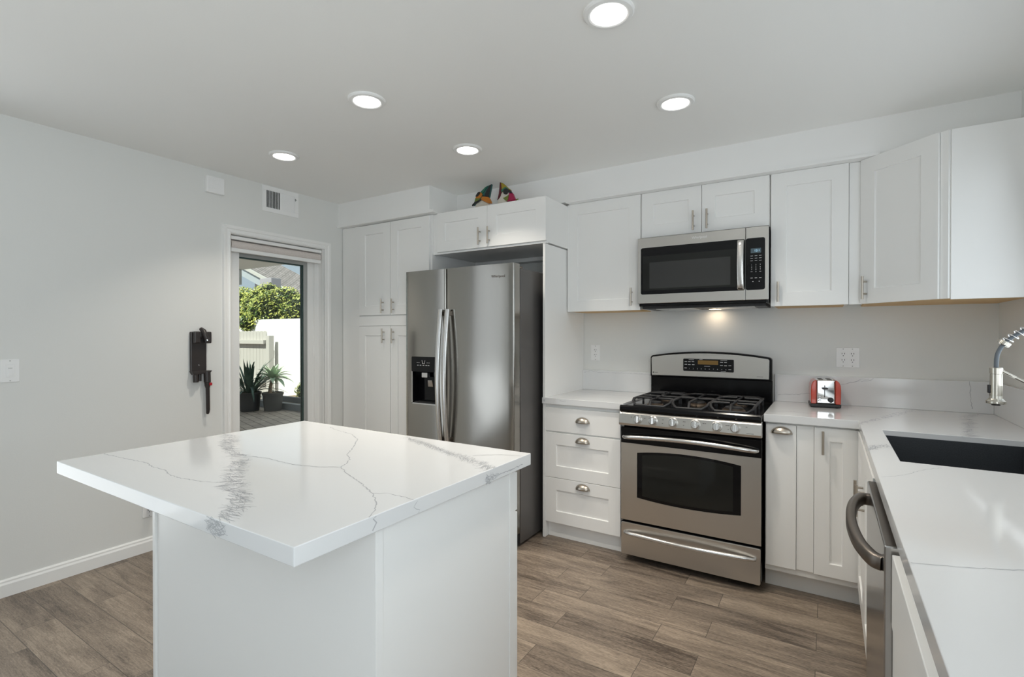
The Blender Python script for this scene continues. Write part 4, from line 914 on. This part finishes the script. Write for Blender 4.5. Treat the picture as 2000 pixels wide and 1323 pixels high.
MB().prism(TF, [(-.0465, .022), (.0465, .022), (.0465, .140), (.0465, .158), (-.0465, .158), (-.0465, .140)], dp + .001, -.003).build('chrome_body', 'chrome', t, bevel=.008, seg=4)
for u in (-.022, .020): MB().fbox(TF, u - .011, u + .011, .1575, .1588, dp + .02, -.025).build('bread_slot', 'blackm', t)
MB().fbox(TF, -.0075, -.0035, .060, .128, -.0035, -.0025).build('lever_slot', 'blackm', t)
MB().prism(TF, rrect(-.019, .009, .106, .116, .004), -.003, .016).build('lever', 'blackm', t, bevel=.002)
for v in (.040, .053, .066):
    mb = MB(); P = [(-.030 + .0075 * math.cos(2 * math.pi * i / 18), v + .005 * math.sin(2 * math.pi * i / 18)) for i in range(18)]
    mb.prism(TF, P, -.0035, .0005); P2 = [(-.030 + .0055 * math.cos(2 * math.pi * i / 18), v + .0033 * math.sin(2 * math.pi * i / 18)) for i in range(18)]; mb.prism(TF, P2, .0004, .0015, 1)
    mb.build('button', ['blackm', 'steel_b'], t)
MB().lathe(TF(.023, .046, -.0035), TF.N, [(.0145, 0), (.0145, .009), (.012, .011), (0, .0115)], 28).build('browning_dial', 'blackm', t)

# ------------------------------------------------------------------ painted wooden birds on the cabinet
def fig(F, pts, w0, w1, name, mat, t, bev=.004):
    mb = MB(); mb.prism(F, pts, w0, w1); return mb.build(name, mat, t, bevel=bev)
def cr(P): return on_plane([(900 + a / 14.286, 340 + b / 14.286) for a, b in P], 1, -.50)
FF = BK(-.50); zb = 2.2625
def base_ext(P): return P
t = thing('bird_figurine', 'painted wooden bird figurine with orange wing, left of two on the cabinet', 'figurine', (-1.12, -.5, zb))
fig(FF, cr([(885, 290), (865, 400), (835, 560), (815, 665), (700, 645), (650, 645), (600, 740), (520, 790), (440, 840), (375, 895), (360, 890), (400, 790), (430, 680), (470, 600), (560, 520), (620, 460), (720, 370), (800, 330)]), -.006, .012, 'body', 'pteal', t)
fig(FF, cr([(880, 300), (862, 400), (832, 560), (812, 660), (690, 640), (712, 560), (770, 450), (840, 340)]), .013, .018, 'dark_crest', 'pb', t, .001)
fig(FF, cr([(780, 345), (700, 470), (640, 560), (590, 530), (640, 460), (720, 380)]), .013, .017, 'green_stripe', 'pg', t, .001)
fig(FF, cr([(640, 600), (600, 690), (510, 760), (420, 790), (440, 690), (560, 680), (600, 610)]), .013, .017, 'olive_cheek', 'pgr', t, .001)
fig(FF, cr([(570, 520), (620, 545), (645, 610), (600, 670), (520, 700), (455, 690), (470, 640), (540, 620), (580, 570)]), .013, .020, 'eye_ring', 'po', t, .001)
fig(FF, cr([(585, 530), (560, 510), (510, 545), (465, 620), (460, 655), (500, 655), (560, 600)]), .013, .024, 'eye', 'pb', t, .002)
fig(FF, cr([(650, 645), (820, 665), (870, 750), (900, 832), (820, 842), (720, 790), (612, 735)]), .004, .028, 'wing', 'po', t)
fig(FF, cr([(640, 605), (660, 620), (615, 740), (540, 800), (400, 870), (370, 915), (355, 895), (380, 850), (440, 800), (560, 745), (610, 690)]), .013, .022, 'dark_edge', 'pb', t, .001)
P = cr([(600, 730), (720, 800), (800, 850), (380, 920), (440, 850)]); u0, u1 = min(p[0] for p in P), max(p[0] for p in P)
fig(FF, [(u0, zb), (u1 + .02, zb), (u1, P[2][1]), P[0], P[4]], -.016, .010, 'breast', 'pw', t)
t = thing('bird_figurine', 'painted wooden bird figurine with pink back, right of two on the cabinet', 'figurine', (-.93, -.5, zb))
fig(FF, cr([(1135, 245), (1175, 255), (1250, 310), (1340, 400), (1420, 460), (1400, 500), (1240, 485), (1160, 520), (1150, 400)]), -.006, .012, 'crest', 'py', t)
fig(FF, cr([(1275, 370), (1370, 430), (1230, 490), (1165, 520), (1160, 460)]), .013, .017, 'green_stripe', 'pg', t, .001)
fig(FF, cr([(1118, 243), (1140, 250), (1158, 400), (1155, 540), (1120, 640), (1048, 738), (1090, 560), (1108, 400)]), -.006, .016, 'maroon_edge', 'pmar', t, .002)
c0 = cr([(1290, 500)])[0]; MB().lathe(FF(c0[0], c0[1], .012), FF.N, [(.0215, 0), (.0215, .008), (.018, .011), (0, .012)], 24).build('eye', 'pb', t)
fig(FF, cr([(1340, 440), (1420, 470), (1470, 545), (1400, 545), (1330, 520)]), .004, .022, 'dark_collar', 'pb', t, .002)
fig(FF, cr([(1370, 540), (1470, 545), (1545, 715), (1420, 760), (1300, 775), (1360, 640)]), -.006, .016, 'pink_back', 'pm', t)
fig(FF, cr([(1375, 600), (1350, 745), (1310, 768), (1215, 690), (1290, 655)]), .004, .022, 'beak', 'pgr', t, .002)
P = cr([(1160, 515), (1240, 500), (1370, 560), (1330, 640), (1220, 690), (1300, 765), (1050, 790), (1045, 740), (1120, 640)])
fig(FF, P[:6] + [(P[5][0], zb), (P[6][0], zb)] + P[6:], -.016, .010, 'breast', 'pw', t)
pp = cr([(1535, 722), (1600, 700)]); MB().cyl(FF(pp[0][0], pp[0][1], 0), FF(pp[1][0], pp[1][1], 0), .004, 8).build('tail_peg', 'pgr', t)
P2 = cr([(1420, 760), (1545, 715)]); fig(FF, [(P2[0][0] - .03, zb), (P2[1][0], zb), (P2[1][0], P2[1][1]), P2[0]], -.010, .012, 'foot_block', 'pm', t, .001)

# ------------------------------------------------------------------ outside, seen through the patio door
struct(MB().box(-30, XL - .14, -9, 16, -.2, -.1).build('floor_patio', 'paver'))
struct(MB().box(-14.0, XL - .16, -2.9, .575, 2.30, 2.42).build('ceiling_patio', 'patio'))
tag(MB().box(-14.0, -6.2, .38, .56, 2.08, 2.298).build('patio_beam', 'eave', bevel=.004), 'cream timber beam under the edge of the patio roof outside', 'beam')
struct(MB().box(-15, -5.6, 3.4, 3.55, -.1, 1.715).build('wall_garden', 'stucco'))
t = thing('picket_gate', 'cream round topped picket gate standing before the white garden wall', 'gate', (-10.3, 3.2, -.1))
for k in range(9):
    x = -11.03 + k * .132; c = x + .063
    MB().prism(BK(3.22), [(x, -.06), (x + .126, -.06), (x + .126, 1.405)] + [(c + .063 * math.cos(a), 1.405 + .038 * math.sin(a)) for a in (.5, 1.0, 1.57, 2.1, 2.6)] + [(x, 1.405)], 0, .02).build('picket', 'fence', t, bevel=.003)
for z in (1.15, .25): MB().box(-11.05, -9.82, 3.11, 3.20, z - .01, z + .08).build('rail', 'fence', t, bevel=.003)
MB().box(-9.80, -9.68, 3.16, 3.28, -.1, 1.33).build('post', 'fence', t, bevel=.004)
def leaf(mb, base, d, L, wd, droop, mi=0, n=7, fold=.25):
    d = Vector(d).normalized(); up = Vector((0, 0, 1)); P = []; dirv = d.copy(); p = Vector(base); side = d.cross(up)
    side = side.normalized() if side.length > 1e-3 else Vector((1, 0, 0))
    V = []
    for i in range(n + 1):
        s = i / n; ww = wd * (.45 + 1.5 * s) if s < .35 else wd * max(.02, (1 - ((s - .35) / .65) ** 2.0)); nr = side.cross(dirv).normalized()
        V += [p - side * ww + nr * ww * fold, p, p + side * ww + nr * ww * fold]
        p = p + dirv * (L / n); dirv = (dirv + Vector((0, 0, -droop / n * (1 + s)))).normalized()
    F = []
    for i in range(n): a = i * 3; F += [(a, a + 1, a + 4, a + 3), (a + 1, a + 2, a + 5, a + 4)]
    mb.add(V, F, mi, True)
def pot(x, y, r, h, t):
    z = -.1; MB().lathe((x, y, z), (0, 0, 1), [(r * .82, 0), (r * .97, h - .05), (r * 1.03, h - .045), (r * 1.05, h), (r * .97, h), (r * .95, h - .03), (0, h - .03)], 32).build('pot', 'pot', t)
    MB().lathe((x, y, z + h - .031), (0, 0, 1), [(r * .95, 0), (r * .5, .012), (0, .015)], 20).build('soil', 'soil', t)
t = thing('potted_plant', 'dark strap leaved plant in a black pot on the patio pavers', 'potted plant', (-8.3, 1.9, -.1))
pot(-8.3, 1.9, .20, .36, t); rnd = random.Random(3); mb = MB()
for k in range(75):
    a = rnd.uniform(0, 2 * math.pi); el = rnd.uniform(.35, 1.5); d = (math.cos(a) * math.cos(el), math.sin(a) * math.cos(el), math.sin(el))
    leaf(mb, (-8.3 + .1 * math.cos(a), 1.9 + .1 * math.sin(a), .25), d, rnd.uniform(.45, .82), rnd.uniform(.018, .032), rnd.uniform(.5, 1.6), 0, 7)
mb.build('foliage', 'leafd', t)
t = thing('potted_plant', 'pale green agave like plant in a black pot on the patio pavers', 'potted plant', (-7.95, 2.15, -.1))
pot(-7.95, 2.15, .185, .35, t); mb = MB(); rnd = random.Random(5)
MB().tube([(-8.0, 2.12, .22), (-7.98, 2.12, .36), (-7.93, 2.13, .50)], [.035, .03, .03], 10).build('stem', 'soil', t)
for k in range(30):
    a = k * 2.4; el = .15 + 1.15 * k / 30; d = (math.cos(a) * math.cos(el), math.sin(a) * math.cos(el), math.sin(el))
    leaf(mb, (-7.92, 2.13, .50), d, .42 - .10 * k / 30, .052, 1.0 - .5 * k / 30, 0, 7, .35)
mb.build('foliage', 'leafp', t)
tag(MB().box(-9.1, -5.8, 2.33, 2.45, -.1, .025).build('garden_kerb', 'kerb', bevel=.006), 'dark grey kerb edging the planting bed by the patio', 'kerb')
tag(MB().box(-9.1, -5.8, 2.62, 2.70, -.08, .10).build('garden_kerb', 'kerb', bevel=.006), 'second low grey edging strip behind the kerb in the planting bed', 'kerb')
o = MB().box(-9.1, -5.8, 2.45, 3.40, -.1, -.005).build('garden_soil', 'soil'); struct(o)
def leaf_cloud(mb, n, fn, size, rnd, mi=0):
    for _ in range(n):
        p = Vector(fn(rnd)); s = size * rnd.uniform(.6, 1.3); a = Vector((rnd.gauss(0, 1), rnd.gauss(0, 1), rnd.gauss(0, 1))).normalized()
        q = Vector((rnd.gauss(0, .6), -abs(rnd.gauss(.7, .5)), abs(rnd.gauss(.8, .5)))).normalized(); a = (a - q * a.dot(q)).normalized(); b = q.cross(a)
        mb.add([p - a * s, p - b * s * .45 + q * s * .12, p + a * s, p + b * s * .45 + q * s * .12], [(0, 1, 2), (0, 2, 3)], mi)
def blob(c, r):
    def fn(R):
        while True:
            v = Vector((R.uniform(-1, 1), R.uniform(-1, 1), R.uniform(-1, 1)))
            if .45 < v.length < 1: return Vector(c) + Vector((v.x * r[0], v.y * r[1], v.z * r[2]))
    return fn
def hedge(name, label, cat, blobs, per, size, seed, leafm='leafh'):
    t = thing(name, label, cat, (sum(b[0][0] for b in blobs) / len(blobs), blobs[0][0][1], -.1)); R = random.Random(seed); mb = MB(); core = MB()
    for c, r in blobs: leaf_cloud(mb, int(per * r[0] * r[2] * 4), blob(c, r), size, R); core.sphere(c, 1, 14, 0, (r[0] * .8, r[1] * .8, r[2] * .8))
    mb.build('foliage', leafm, t); core.build('shade_core', 'core_shade', t); return t  # solid dark core blobs paint in the shade deep among the leaves
hedge('hedge', 'leafy green hedge spilling over the left end of the white garden wall', 'hedge', [((-11.3, 3.95, 2.05), (.55, .45, .55)), ((-10.7, 3.75, 1.85), (.5, .45, .6)), ((-10.3, 3.95, 2.2), (.5, .4, .35)), ((-10.9, 3.35, 1.65), (.32, .16, .22)), ((-9.9, 4.0, 1.95), (.5, .35, .4)), ((-11.2, 4.1, 2.45), (.3, .3, .25)), ((-12.2, 4.0, 1.9), (.6, .4, .75))], 2600, .036, 11)
hedge('shrub', 'yellowish green shrub rising behind the wall below the roof edge', 'shrub', [((-9.0, 3.95, 1.85), (.36, .35, .32)), ((-8.75, 4.0, 2.2), (.42, .35, .55)), ((-8.5, 3.95, 2.5), (.3, .3, .3)), ((-8.8, 4.0, .75), (.35, .3, .85))], 2600, .036, 12)
hedge('ground_plant', 'low yellow green bush in the planting bed behind the kerb', 'bush', [((-8.05, 2.95, .18), (.28, .2, .22)), ((-7.65, 2.95, .12), (.25, .2, .16))], 2600, .03, 13, 'leafk')
t = thing('succulent', 'small upright grey green succulent in the planting bed at the wall', 'succulent', (-7.45, 2.9, 0)); mb = MB(); R = random.Random(4)
for k in range(16):
    a = R.uniform(0, 6.28); el = R.uniform(1.0, 1.5); leaf(mb, (-7.45 + R.uniform(-.05, .05), 2.9 + R.uniform(-.05, .05), 0), (math.cos(a) * math.cos(el), math.sin(a) * math.cos(el), math.sin(el)), R.uniform(.2, .42), .02, .1)
mb.build('foliage', 'leafp', t)
# neighbouring house beyond the hedge
t = thing('neighbour_house', 'neighbouring house roof with pale fascia beyond the hedge outside', 'house', (-14, 7, -.1))
def sheet(P, th, name, mat):
    P = [Vector(p) for p in P]; Nq = (P[1] - P[0]).cross(P[3] - P[0]).normalized(); mb = MB(); Q = P + [p - Nq * th for p in P]
    mb.add(Q, [(0, 1, 2, 3), (7, 6, 5, 4), (0, 4, 5, 1), (1, 5, 6, 2), (2, 6, 7, 3), (3, 7, 4, 0)]); o = mb.build(name, mat, t)
    U = (P[1] - P[0]).normalized(); V = Nq.cross(U); ul = o.data.uv_layers.new(name='UVMap')
    for lp in o.data.loops: q = Q[lp.vertex_index] - P[0]; ul.data[lp.index].uv = (q.dot(U), q.dot(V))
RA, RC, RB, RD = Vector((-15.819, 6.000, 3.733)), Vector((-11.959, 6.000, 2.272)), Vector((-17.288, 8.000, 4.278)), Vector((-13.609, 8.000, 2.842))
sheet((RA, RC, RD, RB), .06, 'shingle_roof', 'shingle')
dz = Vector((0, 0, .34)); dn = Vector((0, -.05, 0))
sheet((RA - dz + dn, RC - dz + dn, RC + dn * .9, RA + dn * .9), .05, 'fascia_board', 'fascia')
dn2 = Vector((0, -.12, 0)); dz2 = Vector((0, 0, .05))
sheet((RA - dz2 + dn2, RC - dz2 + dn2, RC + dz2 + dn2, RA + dz2 + dn2), .08, 'gutter', 'eave')
dn3 = Vector((0, .5, 0)); dz3 = Vector((0, 0, 3.0))
sheet((RA - dz3 + dn3, RC - dz3 + dn3 + Vector((0, 0, 1.0)), RC - dz + dn3, RA - dz + dn3), .1, 'house_wall', 'lavender')
MB().box(-12.65, -12.10, 4.75, 5.05, -.1, 2.95).build('vent_box', 'lavender', t, bevel=.01)



# ------------------------------------------------------------------ groups of repeated things
GROUPS = dict(wall_cabinet='white wall cabinets', base_cabinet='white base cabinets', wall_outlet='white wall outlets', bird_figurine='painted wooden birds on the cabinet',
              potted_plant='potted plants on the patio', backsplash='quartz backsplash strips', garden_kerb='kerbs of the planting bed', countertop='quartz countertops on the base cabinets')
for o in bpy.data.objects:
    k = o.name.split('.')[0]
    if o.parent is None and k in GROUPS and 'label' in o: o['group'] = GROUPS[k]
